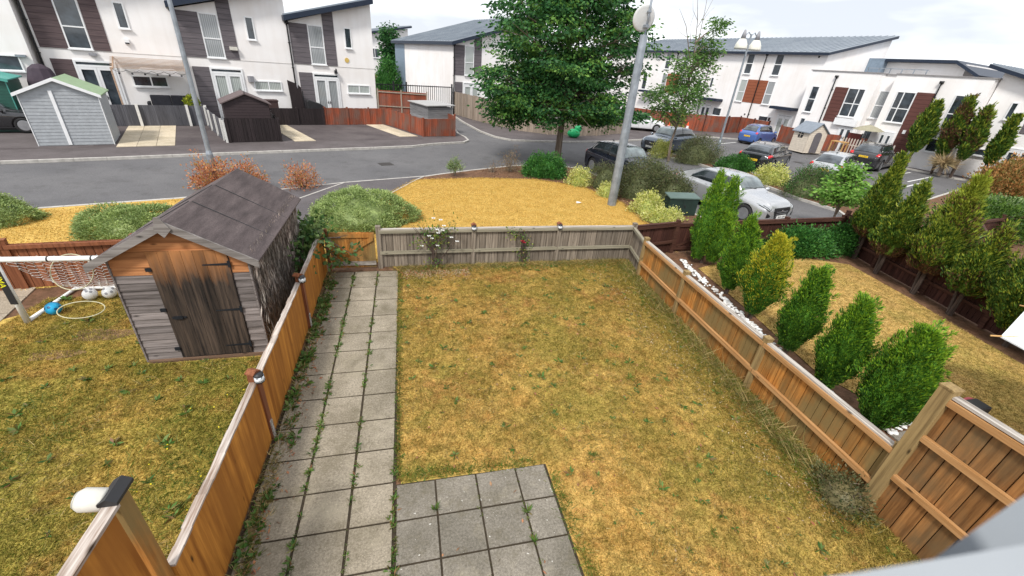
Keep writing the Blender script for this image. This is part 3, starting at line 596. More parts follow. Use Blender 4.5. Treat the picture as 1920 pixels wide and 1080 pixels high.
# left neighbour, right neighbour
fence('red brown fence behind the football goal, left of the wooden shed', [(-12.5, 7.2), (-7.1, 8.75), (-5.2, 8.95), (-4.9, 8.95)], .9, W_RB, W_RB, W_RB, rail_z=(.95,), bw=.14, post_every=1.9, overlap=True)
fence('low dark brown fence across the back of the right hand garden', [(8.7, 9.7), (13.4, 10.0)], .9, W_DK, W_DKX, W_DKX, rail_z=(.4, .95), bw=.14, post_every=2.35, cap=W_DKX)
dg = thing('dark_gate', 'dark brown gate with diagonal brace in the right hand garden', 'gate', (7.25, 9.68, 0))
g = MB(); [g.box(.03 + i * .128, .03 + i * .128 + .124, 0, .02, .04, .88) for i in range(11)]; g.build('boards', W_DK, dg)
for z in (.83, .14): g = MB(); g.box(.03, 1.43, -.035, -.001, z - .045, z + .045); g.build('rail', W_DKX, dg)
g = MB(); g.add([(.06, -.03, .19), (.16, -.03, .19), (1.4, -.03, .74), (1.4, -.03, .785), (1.3, -.03, .785), (.06, -.03, .24)], [(0, 1, 2, 3, 4, 5)]); g.build('brace', W_DKX, dg)
for x in (-.03, 1.47): g = MB(); g.box(x - .05, x + .05, -.05, .05, 0, .98); g.build('post', W_DKX, dg)
fence('dark brown corner fence between our back corner and the dark gate', [(5.75, 9.38), (7.15, 9.66)], .9, W_DK, W_DKX, W_DKX, rail_z=(.4, .95), bw=.14, posts=False, cap=W_DKX)
fence('long dark brown fence behind the row of tall conifers at right', [(13.5, 10.0), (13.05, 8.3), (12.7, 6.7), (12.35, 5.2), (12.1, 3.9), (11.7, 1.0)], 1.05, W_DK, W_DKX, W_DKX, rail_z=(.35, .93), bw=.14, post_every=1.8)
fence('brown low fence in the far garden at the right edge', [(17.2, 8.4), (19, 9.7), (24, 10.6)], .9, W_DK, W_DKX, W_DKX, rail_z=(.4, .95), bw=.14, post_every=2)
# opposite side of the street
def snp(*q): return [SN(*p) for p in q]
WPOST = plain('white_fence_post', (.70, .69, .66), .8, 0, .2, .1)
SLATE = wood('slate_grey_boards', (.07, .07, .08), (.12, .12, .135), isl=.25)
fence('grey board fence with white posts in front of the awning patio', snp((-6.0, 31), (-3.95, 31), (-2.7, 31), (-.55, 31), (.3, 31)), 1.06, SLATE, SLATE, WPOST, rail_z=(), bw=.11, postw=.12, postside=-1, post_every=2.4, post_h=.02)
fence('grey board fence with narrow white posts running towards the road', snp((.30, 30.9), (.42, 29.2), (.60, 27.5), (.78, 26), (.86, 25.45)), 1.0, SLATE, SLATE, WPOST, rail_z=(.03,), bw=.13, postw=.08, postside=-1, post_every=1.6, post_h=.02, group=None)
fence('near black fence panel in front of the dark shed', snp((.93, 25.4), (3.18, 25.4)), 1.12, W_BK, W_BK, W_BK, rail_z=(), bw=.16, post_h=0, post_every=2.3)
fence('black stained fence across the middle patio', snp((3.2, 25.5), (3.45, 31), (6.66, 31)), 1.0, W_BK, W_BK, W_BK, rail_z=(), bw=.16, post_h=.04)
fence('red stained fence wrapping the end house parking bay', snp((6.7, 31), (9.55, 31), (10.7, 31), (10.95, 29.2), (11.3, 25.85), (13.42, 25.75)), 1.06, W_RD, W_RD, W_RD, rail_z=(), bw=.13, post_h=.04, jag=.012)
fence('red stained side fence behind the grey bin store', snp((13.45, 25.8), (14.1, 31.3)), 1.25, W_RD, W_RD, W_RD, rail_z=(.9,), bw=.13)
fence('tall red stained fence joining the corner of the end house', snp((10.9, 32.9), (12.4, 32.2), (14.05, 31.4)), 2.1, W_RD, W_TAN, W_TAN, rail_z=(.15, .5, .95), bw=.13, post_every=1.6)
fence('tall tan board fence beside the side road, left of the large tree', [(4.35, 41.7), (5.6, 38), (7.1, 35), (8.4, 32.8)], 1.9, W_TAN, W_TAN, W_TAN, rail_z=(), bw=.15, post_h=-.1, jag=.03, post_every=1.9)
fence('low tan board fence curving behind the large tree', [(8.4, 32.75), (10.3, 31.5), (12.5, 31.4), (14.5, 32.1), (17.4, 33.9)], 1.15, W_TAN, W_TAN, W_TAN, rail_z=(), bw=.15, post_h=-.1, jag=.03, post_every=1.9)
fence('dark red fence behind the blue car', [(22.6, 42.5), (24.5, 39.8), (28.5, 38.4), (31, 38.2), (33.0, 39.0), (33.35, 35.5)], 1.5, W_RD, W_DKX, W_DK, rail_z=(), bw=.14)
fence('red brown fence left of the cream playhouse', [(33.4, 34.0), (33.35, 30.75)], 1.35, W_RD, W_DKX, W_RD, rail_z=(), bw=.14)
fence('red brown fence right of the cream playhouse, behind the dark estate car', [(33.6, 29.75), (35.2, 27.9), (36.6, 24.2)], 1.35, W_RD, W_DKX, W_RD, rail_z=(), bw=.14)
fence('weathered tan fence below the four leaning conifers', [(36.65, 24.1), (37.0, 22.0), (37.9, 20.9), (40.5, 21.6), (46, 23.5)], 1.0, W_TAN, W_TAN, W_TAN, rail_z=(), bw=.12, jag=.04)
# black vehicle gate beyond the terrace
vg = thing('railing_gate', 'black metal railing gate between the terrace and the grey roofed house', 'gate', (*SN(12.0, 37.0), 0), ANG_A)
g = MB(); [g.box(x, x + .04, 0, .04, .2, 2.3) for x in np.arange(.1, 6.9, .2)]; g.build('bars', BLACK, vg)
for z in (.3, 2.2): g = MB(); g.box(.05, 6.95, .045, .09, z, z + .07); g.build('rail', BLACK, vg)
for x in (0, 1.6, 2.7, 6.95): g = MB(); g.box(x, x + .1, -.02, .1, 0, 2.5); g.build('post', BLACK, vg)

# post lights
def postlight(label, loc, rz):
    t = thing('post_light', label, 'light', loc, rz, 'small solar lights on the fence posts')
    g = MB(); g.box(-.058, .058, -.058, .058, .0, .018).profile([(-.058, .018), (.058, .018), (0, .05)], -.058, .058); g.build('post_cap', W_RB, t)
    g = MB(); g.lathe([(.05, -.10), (.052, -.1), (.052, .01), (.001, .02)], 14, Matrix.Translation((0, -.075, -.0))); g.build('shade', BLACK, t, True)
    g = MB(); g.lathe([(.054, -.085), (.0545, -.085), (.0545, -.02), (.054, -.02)], 14, Matrix.Translation((0, -.075, 0))); o = g.build('frosted_glass', plain('frosted_white', (.75, .78, .8), .3), t, True)
    g = MB()
    for i in range(7):
        a = 2 * math.pi * i / 7; b = a + .9
        for p, q in ((a, b), (b, a)): g.tube([(.0555 * math.cos(p), -.075 + .0555 * math.sin(p), -.088), (.0555 * math.cos(q), -.075 + .0555 * math.sin(q), -.018)], .004, 4)
    g.build('lattice', BLACK, o)
postlight('post light on the left fence nearest the camera, beside the shed corner', (-1.84, 4.3, 1.05), R_(62))
postlight('post light further along the left fence, against the ivy shed wall', (-1.86, 6.8, 1.05), R_(62))
postlight('post light on the back fence near the white rose', (1.45, 9.26, 1.02), 0)
postlight('post light on the back fence to the right of the red rose', (3.6, 9.30, 1.02), 0)

# ================================================================== OUR NEIGHBOUR'S SHED
W_SH = wood('shed_boards', (.10, .085, .078), (.24, .21, .20), 0, isl=.35)
W_SHO = wood('shed_boards_orange', (.26, .10, .035), (.45, .20, .08), 0, isl=.35)
W_DOOR = None
def _door():
    b = NB('shed_door'); v = b.coord((22, 22, 1.1)); g_ = b.noise(v, 1, 5, .65); k = b.ramp(g_, [(.36, (.012, .010, .009)), (.68, (.075, .054, .040))])
    sx = b.n('ShaderNodeSeparateXYZ'); b.l(b.coord((1, 1, 1)), sx.inputs[0])
    zz = b.math('ADD', sx.outputs[2], b.math('MULTIPLY', b.noise(b.coord((9, 9, 1.2)), 1, 4), .9))
    mr = b.n('ShaderNodeMapRange'); mr.inputs[1].default_value = 1.80; mr.inputs[2].default_value = 2.45; b.l(zz, mr.inputs[0])
    k = b.mix(k, (.34, .15, .055), mr.outputs[0]); k = b.mix(k, b.ramp(b.island(), [(0, (.75, .75, .75)), (1, (1.3, 1.3, 1.3))]), 1., 'MULTIPLY'); b.bump(g_, .4, .006); return b.col(k, .8, 0, .2)
W_DOOR = M('shed_door', _door)
FELT = None
def _felt():
    b = NB('roof_felt'); v = b.coord((1, 1, 1)); g_ = b.noise(v, 70, 3, .8); st = b.noise(b.coord((9, 1.2, 1.2)), 1.2, 4)
    k = b.ramp(st, [(.3, (.060, .048, .048)), (.7, (.125, .10, .098))]); k = b.mix(k, b.ramp(g_, [(.3, (.6, .6, .6)), (.7, (1.4, 1.4, 1.4))]), 1., 'MULTIPLY'); b.bump(g_, .5, .005); return b.col(k, .9, 0, .2)
FELT = M('roof_felt', _felt)
sh = thing('garden_shed', 'weathered wooden shed with felt roof and dark plank door in the left garden', 'shed', (-3.1, 6.08, 0), R_(.6))
hw, dep, ev, ap = .82, 2.72, 1.80, 2.27
g = MB(); g2 = MB(); gR = MB(); bh = .118
def gab(z): return hw if z <= ev else hw * (ap - z) / (ap - ev)
for i in range(19):
    z0 = .08 + i * bh; z1 = min(z0 + bh, ap - .02)
    if z0 >= ap - .03: break
    for sx0, sx1 in ((-1, -.36), (.6, 1)):
        tgt = g2 if z0 > 1.42 else (g if sx0 < 0 else gR)
        if z0 < 1.84:
            xa, xb = (-gab(z0), -.37) if sx0 < 0 else (.60, gab(z0))
            xa1, xb1 = (-gab(z1), -.37) if sx0 < 0 else (.60, gab(z1))
            if xb1 > xa1: tgt.add([(xa, -.018, z0), (xb, -.018, z0), (xb1, -.004, z1), (xa1, -.004, z1), (xa, .01, z0), (xb, .01, z0), (xb1, .01, z1), (xa1, .01, z1)], [(0, 1, 2, 3), (7, 6, 5, 4), (0, 4, 5, 1), (3, 2, 6, 7), (0, 3, 7, 4), (1, 5, 6, 2)])
        elif sx0 < 0:
            tgt.add([(-gab(z0), -.018, z0), (gab(z0), -.018, z0), (gab(z1), -.004, z1), (-gab(z1), -.004, z1), (-gab(z0), .01, z0), (gab(z0), .01, z0), (gab(z1), .01, z1), (-gab(z1), .01, z1)], [(0, 1, 2, 3), (7, 6, 5, 4), (0, 4, 5, 1), (3, 2, 6, 7), (0, 3, 7, 4), (1, 5, 6, 2)])
g.build('front_boards', W_SH, sh); gR.build('front_boards', W_SH, sh); g2.build('gable_boards', W_SHO, sh)
g = MB(); g.profile([(-hw + .02, .05), (hw - .02, .05), (hw - .02, ev), (0, ap - .03), (-hw + .02, ev)], .012, dep); g.build('wall', W_SH, sh)
g = MB()
for i in range(15):
    z0 = .08 + i * bh; g.box(-hw, -hw + .018, .02, dep, z0, z0 + bh - .012)
g.build('side_boards', W_SH, sh)
g = MB()
for i in range(7): x0 = -.36 + i * .1365; g.box(x0, x0 + .133, -.036, -.02, .11, 1.85)
dr = g.build('door', W_DOOR, sh)
IRON = plain('black_iron', (.03, .035, .045), .45, .6)
for z in (1.64, .90, .27):
    g = MB(); g.add([(.585, -.042, z - .02), (.585, -.042, z + .02), (.26, -.042, z + .004), (.26, -.042, z - .012)], [(0, 3, 2, 1)]).box(.575, .61, -.046, -.037, z - .05, z + .05); g.build('hinge', IRON, dr)
g = MB(); g.box(-.31, -.13, -.05, -.037, .80, .825).box(-.28, -.17, -.06, -.05, .79, .84); g.build('bolt', IRON, dr)
for z in (1.56, .92, .24): g = MB(); g.box(-.42, -.35, -.05, -.03, z, z + .05); g.build('catch', IRON, sh)
for s_ in (-1, 1):
    g = MB(); g.box(min(s_ * hw, s_ * (hw + .02)), max(s_ * hw, s_ * (hw + .02)), -.03, .03, .05, ev - .02); g.build('corner_trim', W_SH, sh)
g = MB(); g.box(-hw, hw, -.03, -.019, .04, .085); g.box(-hw, hw, -.02, dep, -.01, .045); g.build('floor_bearer', wood('bearer', (.12, .075, .05), (.24, .15, .10), 0), sh)
sl_ = (ap - ev) / hw; rr = []
for s_ in (-1, 1):
    g = MB(); o_ = .19; zt = ap + .03; ze = zt - sl_ * (hw + o_); x = s_ * (hw + o_)
    ny = 10
    q = []
    for j in range(ny + 1):
        y = -.13 + (dep + .26) * j / ny; q.append(y)
    for j in range(ny):
        y0, y1 = q[j], q[j + 1]; b0 = .006 * math.sin(j * 2.1); b1 = .006 * math.sin((j + 1) * 2.1)
        g.add([(0, y0, zt), (x * .5, y0, (zt + ze) / 2 + b0), (x, y0, ze), (x, y1, ze), (x * .5, y1, (zt + ze) / 2 + b1), (0, y1, zt)], [(0, 1, 4, 5), (1, 2, 3, 4)])
    g.add([(0, -.13, zt - .02), (x, -.13, ze - .02), (x, dep + .13, ze - .02), (0, dep + .13, zt - .02), (x, -.13, ze), (x, dep + .13, ze)], [(0, 1, 2, 3), (1, 4, 5, 2)])
    r_ = g.build('roof', FELT, sh)
    for k, ys in enumerate((.75, 1.65)):
        g = MB(); g.tube([(s_ * .02, ys, zt + .004), (x * .98, ys + .02, ze + .008)], .006, 5); g.build('felt_seam', BLACK, r_)
    g = MB(); g.add([(0, -.165, zt + .015), (x, -.165, ze + .01), (x, -.165, ze - .10), (0, -.165, zt - .10), (0, -.14, zt + .015), (x, -.14, ze + .01), (x, -.14, ze - .10), (0, -.14, zt - .10)], [(0, 1, 2, 3), (7, 6, 5, 4), (0, 4, 5, 1), (1, 5, 6, 2), (2, 6, 7, 3), (3, 7, 4, 0)]); g.build('bargeboard', wood('grey_barge', (.13, .115, .105), (.26, .24, .225), 0, isl=.1), sh)
g = MB(); g.add([(-.055, -.185, ap + .10), (.0, -.185, ap + .065 + .045), (.10, -.185, ap - .06), (.0, -.185, ap - .17), (-.09, -.185, ap - .06), (-.055, -.166, ap + .10), (0, -.166, ap + .11), (.10, -.166, ap - .06), (.0, -.166, ap - .17), (-.09, -.166, ap - .06)], [(0, 1, 2, 3, 4), (9, 8, 7, 6, 5)] + [(i, i + 5, (i + 1) % 5 + 5, (i + 1) % 5) for i in range(5)]); g.build('finial', MATS['grey_barge'], sh)
# dead ivy stems matted over the right wall
n = 5200; P = np.stack([hw + rng.uniform(.01, .10, n), rng.uniform(.02, dep + .05, n), rng.uniform(.25, ev + .06, n)], 1)
Dv = np.stack([rng.normal(0, .08, n), rng.normal(0, .25, n), -np.ones(n)], 1)
iv = quads('dead_ivy', leafquads(P, Dv, rng.uniform(.08, .26, n), rng.uniform(.008, .022, n)), leafmat('dead_ivy', [(.11, .085, .075), (.26, .21, .195), (.44, .38, .36), (.17, .13, .115)], tr=0), sh)
iv['kind'] = 'stuff'

# ================================================================== FOOTBALL GOAL, BALLS
PIPE = plain('white_pvc', (.78, .78, .76), .35, 0, .5, .05)
gl_ = thing('football_goal', 'white plastic football goal with net and ring targets beside the wooden shed', 'goal', (-6.27, 7.45, 0), R_(-1))
Wg, Hg, Dg = 2.15, 1.17, 1.15
g = MB(); g.tube([(-.0, 0, Hg), (Wg, 0, Hg)], .042, 12); g.build('crossbar', PIPE, gl_, True)
for x in (0, Wg): g = MB(); g.tube([(x, 0, 0), (x, 0, Hg)], .042, 12); g.build('goal_post', PIPE, gl_, True)
g = MB(); g.tube([(0, 0, .04), (0, Dg, .04), (Wg, Dg, .04), (Wg, 0, .04)], .036, 10); g.build('ground_frame', PIPE, gl_, True)
for x in (.7, 1.28): g = MB(); g.lathe([(.0445, -.012), (.046, -.01), (.046, .01), (.0445, .012)], 14, Matrix.Translation((x, 0, Hg)) @ Matrix.Rotation(R_(90), 4, 'Y')); g.build('strap', BLACK, gl_)
g = MB(); g.box(-.06, -.046, -.005, .11, .42, 1.05); sv = g.build('sleeve', BLACK, gl_)
cu = bpy.data.curves.new('txt', 'FONT'); cu.body = 'PRIMA'; cu.size = .16; cu.extrude = .001; to = bpy.data.objects.new('txt', cu); COL.objects.link(to)
bpy.context.view_layer.update()
me = bpy.data.meshes.new_from_object(to.evaluated_get(bpy.context.evaluated_depsgraph_get())); COL.objects.unlink(to)
YEL = plain('yellow_print', (.75, .72, .02), .5, 0, .3, .03)
lt = link('lettering', me, YEL, sv); lt.matrix_local = Matrix.Translation((-.02, -.009, 1.02)) @ Matrix.Rotation(R_(90), 4, 'X') @ Matrix.Rotation(R_(-90), 4, 'Z')
sv2 = MB(); sv2.box(-.05, .05, -.0505, -.0455, .4, 1.06); q_ = sv2.build('sleeve', BLACK, gl_); lt.parent = q_; lt.matrix_local = Matrix.Translation((-.055, -.052, 1.04)) @ Matrix.Rotation(R_(90), 4, 'X') @ Matrix.Rotation(R_(-90), 4, 'Z') @ Matrix.Scale(.75, 4)
bpy.data.objects.remove(sv)
g = MB(); hx = .11      # net: hexagonal mesh from the bar down to the ground frame
def netp(u, v):
    sag = .10 * math.sin(math.pi * v) * (1 + .3 * math.sin(u * 9)) + .02 * math.sin(u * 31 + v * 17)
    return (u, Dg * v, Hg * (1 - v) ** 1.0 * (1) - sag * .8 + .05)
nu, nv = 19, 15
for i in range(nu):
    for j in range(nv):
        u = (i + (.5 if j % 2 else 0)) * Wg / nu; v0 = j / nv; v1 = (j + .62) / nv; v2 = (j + 1) / nv; du = Wg / nu / 2
        g.tube([netp(u, v0), netp(u, v1)], .0038, 3, False)
        if u + du <= Wg: g.tube([netp(u, v1), netp(u + du, v2)], .0038, 3, False)
        if u - du >= 0: g.tube([netp(u, v1), netp(u - du, v2)], .0038, 3, False)
g.build('net', plain('net_cord', (.62, .6, .58), .7), gl_)
def ring(c, rx, rz_, tilt):
    g = MB(); pts = [(c[0] + rx * math.cos(a), c[1] + rz_ * math.sin(a) * math.sin(tilt), c[2] + rz_ * math.sin(a) * math.cos(tilt)) for a in np.linspace(0, 2 * math.pi, 30)]; g.tube(pts, .009, 6); g.build('target_ring', plain('cream_hoop', (.46, .43, .28), .4), gl_, True)
ring((.72, .28, .80), .30, .30, R_(25)); ring((1.62, .45, .42), .30, .28, R_(35)); ring((.72, .12, .16), .34, .17, R_(62))
def ball(label, loc, mat, mat2):
    t = thing('football', label, 'ball', loc); g = MB(); g.sphere((0, 0, 0), .11, 20); o = g.build('shell', mat, t, True)
    g = MB()
    for k in range(8):
        th = rng.uniform(.3, 1.5); ph = k * .8; r = .1115; cc = Vector((math.sin(th) * math.cos(ph), math.sin(th) * math.sin(ph), math.cos(th))); a = cc.orthogonal().normalized(); b = cc.cross(a)
        pts = [(cc + (a * math.cos(q) + b * math.sin(q)) * .24).normalized() * r for q in np.linspace(0, 2 * math.pi, 6)[:-1]]; g.add(pts + [cc * r * 1.004], [(i, (i + 1) % 5, 5) for i in range(5)])
    g.build('patches', mat2, o)
ball('blue football lying at the front left of the goal', (-6.05, 7.72, .12), plain('blue_ball', (.02, .35, .62), .35), plain('navy_patch', (.01, .08, .2), .4))
ball('white football in weeds in the goal, left one of two', (-5.78, 8.2, .12), PIPE, plain('grey_patch', (.3, .3, .32), .4))
ball('white football in weeds in the goal, right one of two next to the shed', (-5.5, 8.24, .12), PIPE, MATS['grey_patch'])
# ================================================================== STREET FURNITURE, SHEDS, PATIO THINGS
bp = thing('telegraph_mast', 'thick galvanised mast with round disc on top at the edge of the golden lawn', 'mast', (7.46, 14.15, 0))
g = MB(); g.tube([(0, 0, -.05), (.0, 0, 2.6), (0, 0, 5.55)], [.165, .150, .125], 12); g.build('pole', GALV, bp)
g = MB(); g.tube([(.03, .0, 5.5), (.03, 0, 6.2), (.03, 0, 8.2)], .035, 8); g.build('thin_mast', GALV, bp, True)
g = MB(); g.lathe([(.001, -.03), (.3, -.03), (.36, -.015), (.37, 0), (.36, .01), (.001, .01)], 32, Matrix.Translation((-.05, .13, 6.0)) @ Matrix.Rotation(R_(-80), 4, 'X')); g.build('disc', plain('pale_disc', (.55, .56, .56), .5, 0, .4, .06), bp, True)
g = MB(); g.box(-.03, .09, -.06, .14, 5.75, 5.83).box(-.02, .08, -.05, .12, 6.15, 6.2); g.build('bracket', GALV, bp)
lp = thing('lamp_post', 'slim grey lamp post rising out of the frame behind the wooden shed', 'lamp post', (-6.5, 16.4, 0))
g = MB(); g.tube([(0, 0, -.05), (0, 0, 1.0)], .105, 10).tube([(0, 0, 1.0), (0, 0, 1.12), (0, 0, 1.13)], [.105, .075, .06], 10); g.build('base_column', GALV, lp)
g = MB(); g.tube([(0, 0, 1.1), (0, 0, 9)], [.075, .05], 10); g.build('pole', GALV, lp)
g = MB(); g.box(-.045, .045, -.112, -.1, .35, .85); g.build('access_door', GALV, lp)
g = MB(); g.tube([(0, 0, 8.9), (.3, 0, 9.1), (.9, 0, 9.15)], .03, 8); g.build('arm', GALV, lp); g = MB(); g.sphere((1.1, 0, 9.12), .3, 14, (1, .5, .3)); g.build('lantern', plain('grey_metal', (.25, .25, .27), .5), lp, True)
l2 = thing('lamp_post', 'twin headed street lamp with two white bell shades in front of the long block', 'lamp post', (18.9, 23.5, 0))
g = MB(); g.tube([(0, 0, -.05), (0, 0, 1.2), (0, 0, 1.25), (0, 0, 6.9)], [.1, .1, .07, .05], 10); g.build('pole', GALV, l2)
g = MB(); g.tube([(-.42, 0, 6.75), (-.2, 0, 6.98), (0, 0, 6.82), (.2, 0, 6.98), (.42, 0, 6.75)], .028, 8); g.build('arm', GALV, l2)
for x in (-.46, .46):
    g = MB(); g.lathe([(.33, 0), (.34, .05), (.30, .25), (.17, .48), (.1, .5)], 20, Matrix.Translation((x, 0, 6.15))); s_ = g.build('shade', plain('bell_shade', (.70, .69, .62), .4), l2, True)
    g = MB(); g.lathe([(.14, 0), (.10, .25), (.045, .42), (.02, .44)], 14, Matrix.Translation((x, 0, 6.64))); g.build('lantern_cap', plain('grey_metal', (.25, .25, .27), .5), l2, True)
    g = MB(); g.lathe([(.31, -.02), (.32, .0), (.3, .01)], 20, Matrix.Translation((x, 0, 6.15))); g.build('diffuser', plain('frosted_white', (.75, .78, .8), .3), s_)
cb = thing('utility_cabinet', 'dark green utility cabinet beside the silver car, half hidden by a conifer', 'cabinet', (9.08, 12.95, 0), R_(-4))
GREENC = plain('green_cabinet', (.016, .034, .028), .5, 0, .4, .25, 3)
g = MB(); g.profile([(.02, 0), (1.13, 0), (1.13, .62), (.02, .62)], 0, .42); g.build('body', GREENC, cb, bevel=.01)
g = MB(); g.add([(-.02, -.03, .62), (1.17, -.03, .62), (1.17, .45, .70), (-.02, .45, .70), (-.02, -.03, .66), (1.17, -.03, .66), (1.17, .45, .74), (-.02, .45, .74)], [(0, 3, 2, 1), (4, 5, 6, 7), (0, 1, 5, 4), (1, 2, 6, 5), (2, 3, 7, 6), (3, 0, 4, 7)]); g.build('lid', plain('green_lid', (.085, .13, .115), .45), cb)
g = MB(); g.box(.56, .57, -.006, -.001, .05, .58); g.build('door_gap', BLACK, cb); g = MB(); g.box(.62, .66, -.02, -.001, .3, .4); g.build('handle', BLACK, cb)
# sheds opposite
GSH = None
def _lapmat(name, c, period=9.):
    def f():
        b = NB(name); q = b.n('ShaderNodeTexWave', wave_type='BANDS', bands_direction='Z', wave_profile='SAW'); q.inputs['Scale'].default_value = period / 6.283 * 1.; b.l(b.coord(), q.inputs[0])
        k = b.mix(tuple(x * .45 for x in c), c, b.ramp(q.outputs[0], [(0, (0, 0, 0)), (.14, (1, 1, 1))])); b.bump(q.outputs[0], .4, .015); return b.col(k, .55, 0, .3)
    return M(name, f)
def shed(label, loc, rz, hw, dep, ev, ap, wallm, roofm, trim=None, ridgeside='y', doors=(), over=.12, name='garden_shed', doorm=None, lap=.13, th=.05):
    t = thing(name, label, 'shed', loc, rz)
    n = int((ap) / lap); G = lambda z: hw if z <= ev else hw * (ap - z) / (ap - ev)
    g = MB()
    for i in range(n):
        z0, z1 = .02 + i * lap, min(.02 + (i + 1) * lap, ap - .01)
        g.add([(-G(z0), -.016, z0), (G(z0), -.016, z0), (G(z1), -.003, z1), (-G(z1), -.003, z1)], [(0, 1, 2, 3)])
        if z1 <= ev + .06:
            for s_ in (-1, 1): x = s_ * hw; q = [(x + s_ * .013, 0, z0), (x + s_ * .013, dep, z0), (x, dep, z1), (x, 0, z1)]; g.add(q, [(0, 1, 2, 3)])
        g.add([(-G(z0), -.016, z0), (G(z0), -.016, z0), (G(z0), 0, z0), (-G(z0), 0, z0)], [(3, 2, 1, 0)])
    g.profile([(-hw + .012, 0), (hw - .012, 0), (hw - .012, ev), (0, ap - .02), (-hw + .012, ev)], .0, dep); g.build('wall', wallm, t)
    sl = (ap - ev) / hw; r = MB(); e = hw + over; zt = ap + .02
    r.add([(-e, -over, zt - sl * e), (0, -over, zt), (e, -over, zt - sl * e), (e, dep + over, zt - sl * e), (0, dep + over, zt), (-e, dep + over, zt - sl * e),
           (-e, -over, zt - sl * e + th), (0, -over, zt + th), (e, -over, zt - sl * e + th), (e, dep + over, zt - sl * e + th), (0, dep + over, zt + th), (-e, dep + over, zt - sl * e + th)],
          [(6, 7, 10, 11), (7, 8, 9, 10), (0, 5, 4, 1), (1, 4, 3, 2), (0, 1, 7, 6), (1, 2, 8, 7), (3, 4, 10, 9), (4, 5, 11, 10), (2, 3, 9, 8), (5, 0, 6, 11)]); ro = r.build('roof', roofm, t)
    if trim:
        for s_ in (-1, 1):
            g = MB(); y0, y1 = -over - .03, -over - .003; x = s_ * (e + .01); za = zt + th + .01; zb_ = za - sl * e
            g.add([(0, y0, za), (x, y0, zb_), (x, y0, zb_ - .12), (0, y0, za - .12), (0, y1, za), (x, y1, zb_), (x, y1, zb_ - .12), (0, y1, za - .12)], [(0, 1, 2, 3), (7, 6, 5, 4), (0, 4, 5, 1), (1, 5, 6, 2), (2, 6, 7, 3), (3, 7, 4, 0)]); g.build('bargeboard', trim, t)
            g = MB(); g.box(min(s_ * hw, s_ * (hw + .025)), max(s_ * hw, s_ * (hw + .025)), -.03, .06, 0, ev - .03); g.build('corner_trim', trim, t)
    for (x0, x1, z0, z1) in doors:
        g = MB(); g.box(x0, x1, -.04, -.018, z0, z1); g.build('door', doorm or wallm, t)
    return t
gs_ = shed('pale grey metal shed with green roof and white trim facing the road', (*SN(-4.58, 25.7), 0), ANG_A, 1.17, 2.5, 1.98, 2.52, plain('pale_grey_boards', (.33, .35, .37), .5), plain('sage_roof', (.27, .37, .22), .6), WHITE)
g = MB(); g.box(-.27, -.16, -.045, -.018, .03, 2.12); g.build('door_strip', WHITE, gs_)
ds = shed('small dark stained shed with felt roof behind the black fence', (*SN(1.98, 26.0), 0), ANG_A, .98, 1.75, 1.72, 2.14, plain('dark_stain', (.035, .022, .024), .7), plain('brown_felt', (.12, .09, .09), .85))
for y in (-.1, 1.8): g = MB(); g.profile([(-.04, 2.14), (.04, 2.14), (0, 2.32)], y, y + .05); g.build('finial', BLACK, ds)
tg = shed('dark green shed with turquoise roof at the far left edge', (*SN(-8.1, 29.5), 0), ANG_A, 1.3, 2.2, 2.15, 2.45, plain('dark_green_metal', (.012, .075, .055), .45), plain('turquoise_roof', (.08, .33, .28), .45), plain('turquoise_roof', (.08, .33, .28), .45))
bs = thing('bin_store', 'weathered grey timber bin store with flat felt roof inside the red fence', 'shed', (*SN(12.15, 27.0), 0), ANG_A)
W_BS = wood('silver_boards', (.16, .16, .165), (.30, .30, .31), 0, isl=.3)
g = MB(); [g.box(0, 1.75, 0, .02, .06 + i * .13, .18 + i * .13) for i in range(12)]; g.build('front_boards', W_BS, bs)
g = MB(); [g.box(.0, .02, .02, 3.0, .06 + i * .13, .18 + i * .13) for i in range(12)]; g.build('side_boards', wood('silver_boards_y', (.16, .16, .165), (.30, .30, .31), 1, isl=.3), bs)
g = MB(); g.box(.02, 1.74, .02, 3, 0, 1.6); g.build('frame', W_BS, bs); g = MB(); g.profile([(-.12, 1.66), (1.9, 1.72), (1.9, 1.77), (-.12, 1.71)], -.12, 3.1); g.build('roof', plain('pale_felt', (.36, .355, .35), .85), bs)
ph = shed('small cream wooden playhouse with grey roof behind the car park', (*SN(-20.3, 36.9, ANG_C), 0), ANG_C + R_(90), .75, 1.25, 1.35, 1.9, plain('cream_paint', (.60, .53, .44), .7), plain('slate_blue_roof', (.20, .23, .27), .6), None, name='playhouse')
ph.scale = (1.14, 1.14, 1.14); ph.location = (*SN(-20.35, 36.5, ANG_C), 0); ph.rotation_euler.z = ANG_C + R_(78)
g = MB(); g.box(-.756 - .03, -.756 - .005, .45, .82, .95, 1.35); wp = g.build('window', BLACK, ph); g = MB(); g.box(-.80, -.787, .62, .65, .95, 1.35).box(-.80, -.787, .45, .82, 1.135, 1.165); g.build('glazing_bar', plain('cream_paint', (.60, .53, .44), .7), wp)
g = MB(); g.profile([(-.3, .05), (.3, .05), (.3, 1.1)] + [(.3 * math.cos(a), 1.1 + .28 * math.sin(a)) for a in np.linspace(.3, 2.8, 7)] + [(-.3, 1.1)], -.05, -.018); g.build('door', plain('grey_door', (.13, .12, .13), .6), ph)
pb = thing('toy_kitchen', 'orange wooden play table beside the cream playhouse', 'table', (*SN(-19.2, 37.6, ANG_C), 0), ANG_C)
PINE = plain('pine', (.50, .29, .11), .6)
g = MB(); g.box(-.5, .5, -.3, .3, 1.05, 1.12); g.build('table_top', PINE, pb)
for x in (-.45, .45):
    for y in (-.25, .25): g = MB(); g.box(x - .04, x + .04, y - .04, y + .04, 0, 1.05); g.build('leg', PINE, pb)
